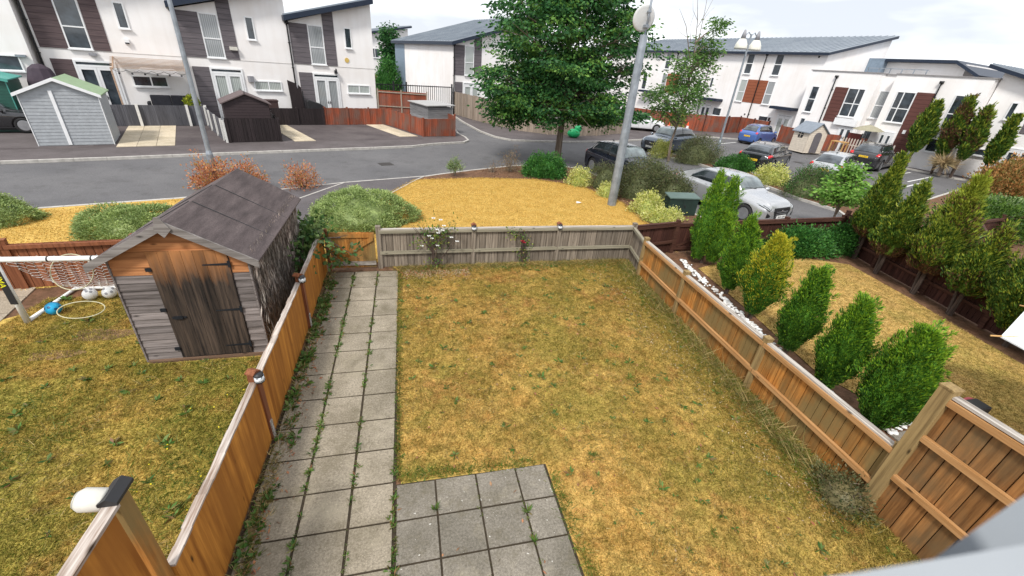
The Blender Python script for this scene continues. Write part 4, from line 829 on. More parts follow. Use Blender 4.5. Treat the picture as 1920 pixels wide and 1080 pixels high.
# white picket points above the red fence
pk = thing('picket_fence', 'low pale picket fence behind the red brown fence by the terrace', 'fence', (*SN(-19.3, 38.0, ANG_C), 0), ANG_C)
g = MB(); [g.profile([(x, 0), (x + .09, 0), (x + .09, 1.35), (x + .045, 1.43), (x, 1.35)], 0, .02) for x in np.arange(0, 3.6, .2)]; g.build('pickets', plain('pale_picket', (.5, .44, .38), .8), pk)
g = MB(); g.box(0, 3.6, .022, .05, .9, .98); g.build('rail', plain('pale_picket', (.5, .44, .38), .8), pk)
# closed parasols / canopy at the terrace
ps = thing('patio_parasol', 'faded beige parasol open beside the terrace door', 'parasol', (*SN(-18.35, 39.0, ANG_C), 0), 0)
g = MB(); g.lathe([(1.0, 2.05), (.96, 2.1), (.5, 2.3), (.03, 2.45)], 8); g.build('canopy', plain('beige_cloth', (.30, .28, .20), .9), ps); g = MB(); g.tube([(0, 0, 0), (0, 0, 2.5)], .03, 6); g.build('pole', GALV, ps)
hd = thing('patio_screen', 'dark red upright panel on the terrace patio behind the picket points', 'screen', (*SN(-18.9, 38.6, ANG_C), 0), ANG_C)
g = MB(); g.box(-.45, .45, 0, .06, .2, 1.75); g.build('panel', plain('dark_red_panel', (.13, .025, .02), .6), hd)
for x in (-.5, .45): g = MB(); g.box(x, x + .05, -.02, .08, 0, 1.8); g.build('post', BLACK, hd)
# awning, sofa, cover at house A1
aw = thing('patio_awning', 'slatted timber pergola awning with string of bulbs over the left patio', 'awning', (*SN(-3.3, 33), 0), ANG_A)
W_AW = wood('awning_slats', (.33, .21, .14), (.52, .38, .28), 0, isl=.3)
for i in range(9): z = 3.22 - i * .055; g = MB(); g.box(0, 3.25, -.25 - i * .17, -.13 - i * .17, z - .02, z); g.build('slat', W_AW, aw)
for x in (.0, 3.2): g = MB(); g.box(x, x + .07, -1.66, -1.58, 0, 2.76); g.build('post', W_AW, aw)
for x in (.08, 3.1): g = MB(); g.add([(x, -1.65, 2.68), (x + .05, -1.65, 2.68), (x + .05, -.03, 3.16), (x, -.03, 3.16), (x, -1.65, 2.76), (x + .05, -1.65, 2.76), (x + .05, -.03, 3.24), (x, -.03, 3.24)], [(0, 3, 2, 1), (4, 5, 6, 7), (0, 1, 5, 4), (1, 2, 6, 5), (2, 3, 7, 6), (3, 0, 4, 7)]); g.build('beam', W_AW, aw)
g = MB(); pts = [(.1 + 3.1 * k / 24, -1.6, 2.68 - .10 * abs(math.sin(k * math.pi / 4))) for k in range(25)]; g.tube(pts, .012, 4)
cbl = g.build('light_string', BLACK, aw)
for k in range(6): g = MB(); g.sphere((.3 + k * .52, -1.6, 2.52), .05, 8); g.build('bulb', BLACK, cbl)
g = MB(); g.add([(.9, -1.5, 2.62), (3.0, -1.5, 2.45), (2.6, -.2, 2.75), (1.2, -.2, 2.8)], [(0, 1, 2, 3)]); g.add([(.9, -1.5, 2.60), (3.0, -1.5, 2.43), (2.6, -.2, 2.73), (1.2, -.2, 2.78)], [(3, 2, 1, 0)]); g.build('sailcloth', plain('white_cloth', (.72, .72, .73), .8), aw)
sf = thing('outdoor_sofa', 'dark grey cushioned rattan sofa set under the slatted awning', 'sofa', (*SN(-2.15, 32.0), 0), ANG_A)
DG = plain('dark_cushion', (.045, .045, .055), .9); g = MB(); g.box(0, 1.9, 0, .75, .1, .55); g.build('base', plain('rattan', (.03, .03, .035), .8), sf, bevel=.02)
for i in range(2): g = MB(); g.box(.03 + i * .93, .95 + i * .93, .02, .6, .56, .7); g.build('seat_cushion', DG, sf, bevel=.04); g = MB(); g.box(.03 + i * .93, .95 + i * .93, .55, .75, .7, 1.42); g.build('back_cushion', DG, sf, bevel=.05)
for x in (-.14, 1.9): g = MB(); g.box(x, x + .14, 0, .75, .1, 1.1); g.build('arm', MATS['rattan'], sf, bevel=.03)
tb = thing('coffee_table', 'low dark rattan table in front of the grey sofa', 'table', (*SN(-1.9, 31.35), 0), ANG_A)
g = MB(); g.box(0, 1.3, 0, .45, .85, .93); g.build('table_top', DG, tb, bevel=.01); [MB().box(x, x + .06, y, y + .06, 0, .85).build('leg', MATS['rattan'], tb) for x in (.02, 1.22) for y in (.02, .37)]
cv = thing('covered_parasol', 'purple grey fabric cover draped over patio furniture by the left downpipe', 'cover', (*SN(-6.0, 31.9), 0), ANG_A)
g = MB(); g.lathe([(.62, .9), (.66, 1.2), (.6, 2.0), (.42, 2.55), (.2, 2.72), (.02, 2.75)], 9, Matrix.Diagonal((1, .7, 1, 1))); g.build('cover', plain('plum_cover', (.055, .04, .055), .8), cv, bevel=.03)
g = MB(); g.box(-.4, .4, -.3, .3, 0, .9); g.build('frame', BLACK, cv)
pt = thing('potted_shrub', 'yellow green potted shrub at the right end of the sofa patio', 'plant', (*SN(-.25, 31.7), 0))
g = MB(); g.lathe([(.001, 0), (.2, 0), (.26, .5), (.24, .5), (.001, .45)], 14); g.build('pot', BLACK, pt)
n = 500; P = rng.normal(0, 1, (n, 3)); P = unit(P) * (rng.uniform(.4, 1, (n, 1)) ** .4) * [.38, .38, .5] + [0, 0, 1.05]; quads('foliage', leafquads(P, P - [0, 0, .5] + rng.normal(0, .4, (n, 3)), .14, .08), leafmat('lime_leaf', [(.22, .28, .02), (.38, .40, .04), (.10, .2, .02)]), pt)
# black things on middle patio
sc = thing('privacy_screen', 'jagged black screen panel against the downpipe of the end house', 'screen', (*SN(4.9, 32.5), 0), ANG_A)
g = MB(); g.profile([(.2, .0), (.95, 0), (.85, 2.1), (.72, 2.25), (.66, 2.02), (.52, 2.35), (.1, 2.5)], 0, .04); g.build('panel', W_BK, sc)
for x in (.15, .9): g = MB(); g.box(x, x + .05, .045, .09, 0, 1.9); g.build('post', BLACK, sc)
bb = thing('covered_barbecue', 'low dark hooded barbecue in front of the end house French doors', 'barbecue', (*SN(5.9, 31.7), 0), ANG_A)
g = MB(); g.profile([(-.05, .85), (1.1, .85), (1.05, 1.0), (.75, 1.22), (.1, 1.42), (-.05, 1.35)], 0, .55); g.build('hood', BLACK, bb, bevel=.03); [MB().box(x, x + .06, y, y + .06, 0, .85).build('leg', BLACK, bb) for x in (.02, .98) for y in (.02, .47)]
sb = thing('storage_box', 'dark brown storage box beneath the low window of the middle house', 'box', (*SN(3.0, 31.6), 0), ANG_A)
g = MB(); g.box(0, 1.15, 0, .6, 0, 1.3); g.build('body', plain('brown_box', (.055, .03, .028), .7), sb, bevel=.01); g = MB(); g.box(-.03, 1.18, -.03, .63, 1.3, 1.38); g.build('lid', plain('brown_box', (.055, .03, .028), .7), sb, bevel=.01)
# cones, green sack, satellite dish, blue tub
CONE = plain('orange_cone', (.75, .09, .02), .5); CW = plain('cone_white', (.75, .75, .75), .5)
for lab, loc in (('orange traffic cone standing behind the young tree trunk', (22.8, 35.5, 0)), ('orange traffic cone left of the grey car roof, further right one', (25.2, 36.2, 0))):
    t = thing('traffic_cone', lab, 'cone', loc, .3); g = MB(); g.box(-.25, .25, -.25, .25, 0, .05).lathe([(.2, .05), (.155, .35)], 16); g.build('base', CONE, t)
    g = MB(); g.lathe([(.155, .35), (.10, .68)], 16); g.build('white_band', CW, t); g = MB(); g.lathe([(.10, .68), (.04, .98), (.001, 1.0)], 16); g.build('tip', CONE, t)
sk = thing('green_sack', 'bright green plastic bag lying beside the fence under the large tree', 'bag', (12.0, 30.6, 0))
g = MB(); n_ = 12
for k, (c, r, sq) in enumerate((((0, 0, .32), .5, (1, .7, .65)), ((.3, .05, .62), .3, (1, .8, .9)))): g.sphere(c, r, 14, sq)
o = g.build('bag', plain('green_plastic', (.02, .40, .14), .35), sk, True); dm = o.modifiers.new('d', 'DISPLACE'); tx = bpy.data.textures.new('crumple', 'CLOUDS'); tx.noise_scale = .25; dm.texture = tx; dm.strength = .12
sd = thing('satellite_dish', 'large grey satellite dish among the four leaning conifers', 'dish', (38.9, 22.6, 0))
g = MB(); g.tube([(0, 0, 0), (0, 0, 1.5)], .05, 8); g.build('pole', GALV, sd); g = MB(); mt = Matrix.Translation((-.2, -.15, 1.9)) @ Matrix.Rotation(R_(-55), 4, 'Z') @ Matrix.Rotation(R_(-100), 4, 'Y'); g.lathe([(.001, 0), (.3, .03), (.6, .12), (.85, .26), (.86, .25), (.6, .09), (.3, 0), (.001, -.03)], 28, mt); g.build('dish', plain('dish_grey', (.17, .19, .2), .5), sd, True); g = MB(); g.tube([mt @ Vector((.8, 0, .24)), mt @ Vector((0, 0, .75))], .02, 6); g.build('arm', GALV, sd)
bt = thing('blue_tub', 'small bright blue tub lying on the island kerb', 'tub', (18.45, 15.0, 0.02), .5)
g = MB(); g.lathe([(.001, -.16), (.14, -.16), (.19, .16), (.17, .16), (.13, -.13), (.001, -.13)], 18, Matrix.Translation((0, 0, .17)) @ Matrix.Rotation(R_(80), 4, 'X')); g.build('tub', plain('blue_plastic', (.01, .22, .62), .35), bt, True)
g = MB(); g.tube([(.17, -.14, .1), (.22, -.25, .18), (.1, -.3, .3), (-.1, -.28, .3), (-.17, -.14, .2)], .008, 6); g.build('handle', WHITE, bt)
# litter on the golden lawn
for lab, loc in (('white scrap of paper on the golden lawn near the thick mast', (6.1, 14.3, .02)), ('white flat wrapper on the lawn edge by the yellow shrubs', (7.35, 11.55, .02))):
    g = MB(); g.add([(0, 0, 0), (.2, .02, .02), (.22, .11, 0), (.03, .12, .03), (.1, .06, .04)], [(0, 1, 4), (1, 2, 4), (2, 3, 4), (3, 0, 4)]); o = g.build('litter', WHITE); o.location = loc; tag(o, lab, 'litter')
# white parasol in the right garden, red hose
pz = thing('garden_parasol', 'large white parasol canopy cut off by the right edge of the frame', 'parasol', (8.35, 1.75, 0), R_(8))
g = MB(); mt = []; r = 1.62
for k in range(6):
    a0 = 2 * math.pi * (k + .2) / 6; a1 = 2 * math.pi * (k + 1.2) / 6
    g.add([(r * math.cos(a0), r * math.sin(a0), 1.88), (r * math.cos(a1), r * math.sin(a1), 1.88), (0, 0, 2.35), (r * math.cos(a0), r * math.sin(a0), 1.86), (r * math.cos(a1), r * math.sin(a1), 1.86), (0, 0, 2.33)], [(0, 1, 2), (5, 4, 3), (0, 3, 4, 1)])
g.build('canopy', plain('parasol_cloth', (.80, .81, .82), .8), pz)
for k in range(6): a0 = 2 * math.pi * (k + .2) / 6; g = MB(); g.tube([(0, 0, 2.31), ((r + .09) * math.cos(a0), (r + .09) * math.sin(a0), 1.852)], .011, 6); g.build('rib', PINE, pz)
g = MB(); g.tube([(0, 0, 0), (0, 0, 2.42)], .022, 8); g.build('pole', PINE, pz)
hs = thing('garden_hose', 'pink red hose arching behind the tall right fence', 'hose', (7.75, 2.75, 0))
g = MB(); g.tube([(.26 * math.cos(a) + .01 * k_, .2 * math.sin(a), .42 + .16 * math.sin(a)) for k_, a in enumerate(np.linspace(-.2, 3.3, 20))], .035, 8); g.build('tube', plain('pink_hose', (.62, .10, .12), .4), hs, True)
g = MB(); g.box(-.25, .0, -.1, .1, 0, .72); g.build('reel', BLACK, hs, bevel=.02)
# window frame the picture was taken through (lower right)
wf = thing('window_frame', 'blurred white window frame close to the camera in the bottom right corner', 'window frame', (0, 0, 0))
cm = co.matrix_world.copy(); 
def cw(u, v, d): return tuple(cm @ Vector(((u - 960) / 781.73 * d, -(v - 540) / 781.73 * d, -d)))
FRM = plain('frame_pvc', (.27, .29, .31), .5)
g = MB(); q0 = [cw(1330, 1120, .13), cw(1985, 1010, .13), cw(1990, 1300, .13), cw(1330, 1300, .13)]; q1 = [tuple(Vector(p) - Vector((0, .03, .01))) for p in q0]
g.add(q0 + q1, [(0, 1, 2, 3), (7, 6, 5, 4), (0, 4, 5, 1), (1, 5, 6, 2), (2, 6, 7, 3), (3, 7, 4, 0)]); g.build('frame_bar', FRM, wf)
g = MB(); q0 = [cw(1740, 1055, .16), cw(1990, 880, .16), cw(2050, 1100, .16), cw(1750, 1120, .16)]; q1 = [tuple(Vector(p) - Vector((0, .03, .02))) for p in q0]
g.add(q0 + q1, [(0, 1, 2, 3), (7, 6, 5, 4), (0, 4, 5, 1), (1, 5, 6, 2), (2, 6, 7, 3), (3, 7, 4, 0)]); g.build('seal', plain('grey_seal', (.17, .19, .21), .5), wf)



# ================================================================== CARS
TYRE = plain('tyre_rubber', (.018, .018, .019), .85); RIM = plain('alloy_rim', (.42, .43, .45), .3, .8); TRIM = plain('black_trim', (.015, .015, .017), .45)
REDL = plain('red_lens', (.55, .01, .015), .15, 0, .6); CLEARL = plain('clear_lens', (.45, .48, .5), .12, .2, .7, .3, 20); PLY = plain('yellow_plate', (.80, .52, .03), .5); PLW = plain('white_plate', (.78, .78, .76), .5); CHR = plain('chrome', (.6, .6, .62), .15, .95)
CGL = glass('car_glass', (.02, .026, .03)); WSG = glass('windscreen_glass', (.13, .16, .165)); RGL = glass('rear_glass', (.055, .065, .075))
def catmull(P, t):
    P = np.asarray(P, float); n = len(P); t = np.clip(np.asarray(t, float), 0, n - 1 - 1e-6); i = t.astype(int); f = (t - i)[:, None]
    p0 = P[np.maximum(i - 1, 0)].reshape(len(t), -1); p1 = P[i].reshape(len(t), -1); p2 = P[np.minimum(i + 1, n - 1)].reshape(len(t), -1); p3 = P[np.minimum(i + 2, n - 1)].reshape(len(t), -1)
    r = .5 * ((2 * p1) + (-p0 + p2) * f + (2 * p0 - 5 * p1 + 4 * p2 - p3) * f * f + (-p0 + 3 * p1 - 3 * p2 + p3) * f ** 3)
    return r.reshape((len(t),) + P.shape[1:])
def car(label, x, y, heading, L, W, H, paint, kind='hatch', rwheel=.32, wb=None, hood=.66, cowl=.23, roof_f=.09, roof_r=-.32, tailg=-.46, deck=None, belt=.60, plate='AB12 CDE', rear_plate=True, sidegl=True, glassm=None, roofrails=False, chrome=False, grille_w=.5, rim=None):
    """heading: direction the nose points. Local +x is the nose."""
    t = thing('parked_car', label, 'car', (x, y, -.096), heading, 'cars parked in the bays and drives')
    w = W / 2; wb = wb or L * .59; hz = H * hood; bz = H * belt; deckz = (deck or .66) * H
    # station: x, z bottom, z belt, z top, half width belt, half width top, corner softness
    st = [(L * .5, .34, .50, hz * .60, w * .60, w * .42), (L * .487, .23, .60 * bz / .9 + .05, hz * .76, w * .86, w * .62), (L * .44, .19, bz * .82, hz * .90, w * .965, w * .70), (L * .33, .18, bz * .93, hz * .97, w, w * .74), (L * cowl, .18, bz * .98, hz * 1.03, w, w * .74),
          (L * (cowl * .45 + roof_f * .55), .18, bz, H * .90, w, w * .70), (L * roof_f, .18, bz * 1.005, H * .975, w, w * .665), (L * -.06, .18, bz * 1.02, H, w, w * .665), (L * -.19, .18, bz * 1.04, H * .992, w, w * .655), (L * roof_r, .18, bz * 1.06, H * .955, w, w * .63)]
    if kind == 'saloon':
        st += [(L * (roof_r - .08), .19, bz * 1.08, H * .83, w * .99, w * .62), (L * -.41, .20, bz * 1.1, deckz, w * .975, w * .68), (L * -.475, .24, bz * 1.08, deckz * .985, w * .93, w * .70), (L * -.5, .34, bz * .95, deckz * .90, w * .82, w * .62)]
    else:
        st += [(L * (roof_r * .45 + tailg * .55), .20, bz * 1.07, H * .86, w * .985, w * .62), (L * tailg, .22, bz * 1.05, deckz, w * .96, w * .70), (L * -.488, .26, bz * .95, deckz * .93, w * .90, w * .66), (L * -.5, .36, bz * .82, deckz * .75, w * .80, w * .58)]
    rings = []
    for (X, zb, zbl, zt, wl, wt) in st:
        zt = max(zt, zbl + .03); m = zb + (zbl - zb) * .5
        rings.append([(X, 0, zb), (X, wl * .80, zb), (X, wl * .955, zb + .06), (X, wl * .995, m), (X, wl * .99, zbl - .09), (X, wl * .95, zbl - .005), (X, wl * .90, zbl + .03), (X, (wt * 1.05 + wl * 0), zt - .07 if zt - zbl > .2 else (zbl + zt) / 2 + .01), (X, wt * .93, zt - .015 if zt - zbl > .2 else zt - .005), (X, wt * .5, zt + .012), (X, 0, zt + .018)])
    rings = np.array(rings)                                   # n,11,3
    T = np.linspace(0, len(st) - 1, 64); A = catmull(rings, T)  # 64,11,3
    U = np.linspace(0, 10, 34); Bs = np.stack([catmull(A[i], U) for i in range(len(T))])   # 64,34,3
    nT, nU = Bs.shape[:2]; Mi = Bs[:, ::-1].copy(); Mi[:, :, 1] *= -1; full = np.concatenate([Bs, Mi[:, 1:-1]], 1); nF = full.shape[1]
    vs = [tuple(p) for p in full.reshape(-1, 3)]; fs = []
    for i in range(nT - 1):
        for j in range(nF): a = i * nF + j; b = i * nF + (j + 1) % nF; fs.append((a, b, b + nF, a + nF))
    fs.append(tuple(range(nF))[::-1]); fs.append(tuple((nT - 1) * nF + j for j in range(nF)))
    g = MB(); g.add(vs, fs); me = bpy.data.meshes.new('tmp'); me.from_pydata(g.v, [], g.f); bm = bmesh.new(); bm.from_mesh(me); bmesh.ops.recalc_face_normals(bm, faces=bm.faces); bm.to_mesh(me); bm.free()
    body = link('body', me, paint, t, True)
    axf = wb / 2 + L * .01; axr = -wb / 2 + L * .01
    cutm = MB()
    for ax in (axf, axr):
        for s_ in (-1, 1): cutm.lathe([(.001, -.16), (rwheel * 1.17, -.16), (rwheel * 1.17, .14), (.001, .14)], 28, Matrix.Translation((ax, s_ * w * .97, rwheel)) @ Matrix.Rotation(R_(90), 4, 'X'))
    cme = bpy.data.meshes.new('cut'); cme.from_pydata(cutm.v, [], cutm.f); bm = bmesh.new(); bm.from_mesh(cme); bmesh.ops.recalc_face_normals(bm, faces=bm.faces); bm.to_mesh(cme); bm.free()
    cobj = bpy.data.objects.new('cut', cme); COL.objects.link(cobj); cobj.parent = t
    bo = body.modifiers.new('b', 'BOOLEAN'); bo.object = cobj; bo.operation = 'DIFFERENCE'; bo.solver = 'EXACT'
    bpy.context.view_layer.update(); ev_ = body.evaluated_get(bpy.context.evaluated_depsgraph_get()); nm = bpy.data.meshes.new_from_object(ev_); body.modifiers.clear(); body.data = nm; bpy.data.objects.remove(cobj)
    nm.polygons.foreach_set('use_smooth', [True] * len(nm.polygons)); nm.materials.clear(); nm.materials.append(paint)
    try: nm.set_sharp_from_angle(angle=R_(45))
    except Exception: pass
    def patch(name, mat, t0, t1, u0, u1, side=1, off=.006, nt=8, nu_=5, parent=None, shrink=None):
        tt = np.linspace(t0, t1, nt); R2 = catmull(rings, tt); uu = np.linspace(u0, u1, nu_); rows = []
        for i in range(nt):
            ub = uu.copy()
            if shrink: k = shrink(i / (nt - 1)); ub = u0 + (u1 - u0) * (k[0] + (k[1] - k[0]) * np.linspace(0, 1, nu_))
            rows.append(catmull(R2[i], ub))
        Q = np.stack(rows); du = np.gradient(Q, axis=1); dt = np.gradient(Q, axis=0); N = np.cross(dt.reshape(-1, 3), du.reshape(-1, 3)); N = unit(N)
        c = np.array([Q[..., 0].mean(), 0, H * .45]); sgn = np.sign(np.sum(N * (Q.reshape(-1, 3) - c), 1, keepdims=True)); N *= sgn
        Q1 = Q.reshape(-1, 3) + N * off; Q0 = Q.reshape(-1, 3) - N * .01; 
        if side < 0: Q1[:, 1] *= -1; Q0[:, 1] *= -1
        m = nt * nu_; g = MB(); F = []
        for i in range(nt - 1):
            for j in range(nu_ - 1): a = i * nu_ + j; F.append((a, a + 1, a + 1 + nu_, a + nu_))
        g.add([tuple(p) for p in Q1], F)
        edge = [(i * nu_) for i in range(nt)] + [((nt - 1) * nu_ + j) for j in range(1, nu_)] + [(i * nu_ + nu_ - 1) for i in range(nt - 2, -1, -1)] + [j for j in range(nu_ - 2, 0, -1)]
        o = len(g.v); g.v += [tuple(Q0[i]) for i in edge]; k = len(edge)
        for a in range(k): b = (a + 1) % k; g.f.append((edge[a], edge[b], o + b, o + a))
        me = bpy.data.meshes.new(name); me.from_pydata(g.v, [], g.f); bm = bmesh.new(); bm.from_mesh(me); bmesh.ops.recalc_face_normals(bm, faces=bm.faces); bm.to_mesh(me); bm.free()
        return link(name, me, mat, parent or t, True)
    def center(name, mat, t0, t1, ulo, off=.006, nt=8):
        """patch across the centre line"""
        tt = np.linspace(t0, t1, nt); R2 = catmull(rings, tt); rows = []
        for i in range(nt):
            h = catmull(R2[i], np.linspace(ulo, 10, 7)); m = h[::-1][1:].copy(); m[:, 1] *= -1; rows.append(np.concatenate([h, m]))
        Q = np.stack(rows); k = Q.shape[1]; du = np.gradient(Q, axis=1); dt = np.gradient(Q, axis=0); N = unit(np.cross(dt.reshape(-1, 3), du.reshape(-1, 3))); sg = np.sign(np.sum(N * (Q.reshape(-1, 3) - [Q[..., 0].mean() * .6, 0, H * .4]), 1, keepdims=True)); Q1 = Q.reshape(-1, 3) + N * sg * off
        g = MB(); g.add([tuple(p) for p in Q1], [(i * k + j, i * k + j + 1, (i + 1) * k + j + 1, (i + 1) * k + j) for i in range(nt - 1) for j in range(k - 1)]); o = g.build(name, mat, t, True); sm = o.modifiers.new('s', 'SOLIDIFY'); sm.thickness = .006; sm.offset = 0; return o
    last = len(st) - 1
    center('windscreen', WSG, 4.18, 5.75, 7.55); rg0 = 9.25 if kind != 'saloon' else 9.15; center('rear_window', glassm or RGL, rg0, last - 2.12 if kind != 'saloon' else last - 2.2, 7.55)
    g0, g1 = 4.75, 9.55 if kind != 'saloon' else 10.0
    def shr(f): return (0.05, min(1, .15 + f * 5.5) if f < .2 else (1 if f < .86 else 1 - (f - .86) / .14 * .62))
    for s_ in (-1, 1):
        wd = patch('side_window', CGL, g0, g1, 6.12, 7.12, s_, .004, 22, 4, None, shr)
        pm = patch('pillar', TRIM, 6.93, 7.02, 6.15, 7.1, s_, .009, 2, 4, wd)
        if chrome:
            patch('window_trim', CHR, g0, g1 - .1, 5.95, 6.1, s_, .006, 14, 2, wd)
        # wheels
    for ax in (axf, axr):
        for s_ in (-1, 1):
            wl_ = MB(); mt = Matrix.Translation((ax, s_ * (w - .115), rwheel)) @ Matrix.Rotation(R_(-90) * s_, 4, 'X'); rr = rwheel
            wl_.lathe([(rr * .62, .085), (rr * .66, .105), (rr * .93, .10), (rr, .07), (rr, -.08), (rr * .9, -.11), (rr * .6, -.11)], 30, mt); wh = wl_.build('wheel', TYRE, t, True)
            g = MB(); g.lathe([(rr * .66, .108), (rr * .62, .11), (rr * .60, .04), (rr * .56, .03)], 28, mt)
            for k in range(5):
                a = 2 * math.pi * k / 5; c_, s2 = math.cos(a), math.sin(a); q = [(.03, -.022), (rr * .6, -.034), (rr * .6, .034), (.03, .022)]
                q3 = [(p[0] * c_ - p[1] * s2, p[0] * s2 + p[1] * c_, .075) for p in q] + [(p[0] * c_ - p[1] * s2, p[0] * s2 + p[1] * c_, .045) for p in q]
                g.add(q3, [(0, 1, 2, 3), (0, 4, 5, 1), (2, 6, 7, 3), (1, 5, 6, 2)], mt)
            g.lathe([(.055, .05), (.055, .085), (.001, .09)], 12, mt); g.build('rim', rim or RIM, wh)
            g = MB(); g.lathe([(.001, -.02), (rr * .58, -.02), (rr * .58, .01), (.001, .01)], 20, mt); g.build('hub_shadow', TRIM, wh)
    # lights
    for s_ in (-1, 1):
        hl = patch('headlight', CLEARL, .75, 2.45, 5.1, 7.1, s_, .009, 6, 5, None, lambda f: (.0, .75 - .3 * f))
        patch('headlight_bezel', TRIM, .7, 2.3, 4.9, 5.35, s_, .012, 6, 2, hl); patch('headlight_bezel', TRIM, .9, 2.0, 5.9, 6.2, s_, .012, 6, 2, hl)
        patch('air_intake', TRIM, .35, .95, 2.6, 4.1, s_, .008, 4, 4)
        if kind == 'saloon': patch('taillight', REDL, last - 2.0, last - .45, 4.1, 6.3, s_, .008, 6, 5)
        elif kind == 'suv': patch('taillight', REDL, last - 2.1, last - .7, 4.9, 7.2, s_, .008, 6, 5)
        else: patch('taillight', REDL, last - 2.0, last - .9, 4.3, 6.9, s_, .008, 6, 6)
        m = MB(); m.sphere((L * (cowl - .035), s_ * (w + .08), bz + .07), .11, 12, (.75, 1, .68)); mi = m.build('mirror', paint, t, True)
        m = MB(); m.box(L * (cowl - .04) - .02, L * (cowl - .04) + .03, min(s_ * (w - .04), s_ * (w + .03)), max(s_ * (w - .04), s_ * (w + .03)), bz + .0, bz + .03); m.build('mirror_arm', TRIM, mi)
        # door shut lines and handles
        for tq in (4.62, 7.0, 9.3): patch('door_seam', TRIM, tq, tq + .03, 2.2, 6.0, s_, .0015, 2, 8, body)
        patch('door_handle', paint if kind != 'saloon' else CHR, 7.15, 7.4, 4.85, 5.0, s_, .022, 3, 2, body); patch('sill', TRIM, 3.4, last - 3.1, 1.1, 2.0, s_, .004, 10, 3)
    gr = MB(); gw = W * grille_w / 2; fx = L * .5 - .005
    gr.add([(fx + .022, -gw * .7, .30), (fx + .022, gw * .7, .30), (fx + .03, gw, hz * .60), (fx + .002, gw * .95, hz * .72), (fx + .002, -gw * .95, hz * .72), (fx + .03, -gw, hz * .60)] + [(fx - .15, -gw * .8, .26), (fx - .15, gw * .8, .26), (fx - .16, gw, hz * .58), (fx - .2, gw * .95, hz * .74), (fx - .2, -gw * .95, hz * .74), (fx - .16, -gw, hz * .58)],
           [(0, 1, 2, 3, 4, 5)] + [(i, i + 6, (i + 1) % 6 + 6, (i + 1) % 6) for i in range(6)]); gro = gr.build('grille', TRIM, t)
    g = MB(); [g.box(fx - .03, fx + .036, -gw * .72, gw * .72, z, z + .008) for z in np.arange(.36, hz * .62, .07)]; g.build('grille_bars', plain('grey_metal', (.25, .25, .27), .5), gro)
    g = MB(); g.sphere((fx + .032, 0, hz * .60), .06, 12, (.15, 1, .8)); g.build('badge', CHR, gro)
    patch('bumper_lower', TRIM, last - .9, last - .05, 1.2, 2.3, 1, .006, 5, 3); patch('bumper_lower', TRIM, last - .9, last - .05, 1.2, 2.3, -1, .006, 5, 3)
    bx = -L * .5; zp = (.60 if kind != 'saloon' else .62) * (H / 1.5) if kind != 'suv' else .82
    for fr_ in (True, False):
        g = MB(); px_ = fx + .045 if fr_ else bx - .012; zz_ = .33 if fr_ else zp
        g.box(px_ - .012, px_ + .012, -.26, .26, zz_, zz_ + .115); pl = g.build('number_plate', PLW if fr_ else PLY, t)
        cu = bpy.data.curves.new('t', 'FONT'); cu.body = plate; cu.size = .095; cu.align_x = 'CENTER'; cu.extrude = .0005; o = bpy.data.objects.new('t', cu); COL.objects.link(o); bpy.context.view_layer.update()
        me = bpy.data.meshes.new_from_object(o.evaluated_get(bpy.context.evaluated_depsgraph_get())); COL.objects.unlink(o); lo = link('plate_lettering', me, TRIM, pl)
        lo.matrix_local = Matrix.Translation((px_ + (.014 if fr_ else -.014), 0, zz_ + .022)) @ Matrix.Rotation(R_(90 if fr_ else -90), 4, 'Z') @ Matrix.Rotation(R_(90), 4, 'X')
    g = MB(); g.profile([(L * -.24, H + .01), (L * -.20, H + .012), (L * -.245, H + .075)], -.012, .012); g.build('aerial', TRIM, t)
    if roofrails:
        for s_ in (-1, 1): g = MB(); g.tube([(L * .1, s_ * w * .60, H * .98), (L * .05, s_ * w * .62, H * 1.02), (L * -.28, s_ * w * .60, H * 1.015), (L * -.33, s_ * w * .58, H * .965)], .018, 6); g.build('roof_rail', TRIM, t)
    g = MB(); g.tube([(L * (cowl - .01), w * .1, hz * 1.05 + .03), (L * (cowl - .03), -w * .5, hz * 1.08 + .06)], .012, 5); g.build('wiper', TRIM, t)
    g = MB(); g.box(-L * .47, L * .46, -w * .85, w * .85, .14, .24); g.build('underbody', TRIM, t)
    return t
P_SILV = carpaint('silver_paint', (.50, .51, .525), .45, .26); P_WHT = carpaint('white_paint', (.72, .73, .75), .0, .3); P_NAVY = carpaint('navy_paint', (.006, .009, .022), .3, .2); P_GREY = carpaint('grey_blue_paint', (.10, .13, .17), .5, .25)
P_BLUE = carpaint('blue_paint', (.07, .16, .46), .35, .25); P_BLK = carpaint('black_paint', (.018, .022, .027), .4, .2); P_BLK2 = carpaint('charcoal_paint', (.022, .022, .026), .35, .22); P_PALE = carpaint('pale_silver_paint', (.50, .52, .53), .45, .25)
HD = R_(-75)
def car_at(ax_x, ax_y, hd, *a, **k): return (ax_x, ax_y, hd)
car('silver hatchback parked nose towards the right garden fence', 12.45, 14.1, R_(-75), 4.47, 1.83, 1.45, P_SILV, rwheel=.325, wb=2.7, plate='EA71 RPY', grille_w=.5, roof_r=-.24, tailg=-.455, deck=.72, belt=.62, hood=.68)
car('dark navy hatchback with pale roof parked behind the bushes near the large tree', 10.25, 19.15, R_(-77), 4.19, 1.8, 1.53, P_NAVY, rwheel=.34, wb=2.6, plate='LB19 KTO')
car('white hatchback parked on the drive behind the large tree', 20.9, 37.2, R_(-18), 4.28, 1.82, 1.46, P_WHT, rwheel=.32, wb=2.63, plate='YK65 NVA')
car('grey blue compact crossover behind the thin young tree', 17.7, 27.0, R_(202), 4.2, 1.8, 1.58, P_GREY, 'suv', rwheel=.34, wb=2.6, plate='FH14 XJU', belt=.62)
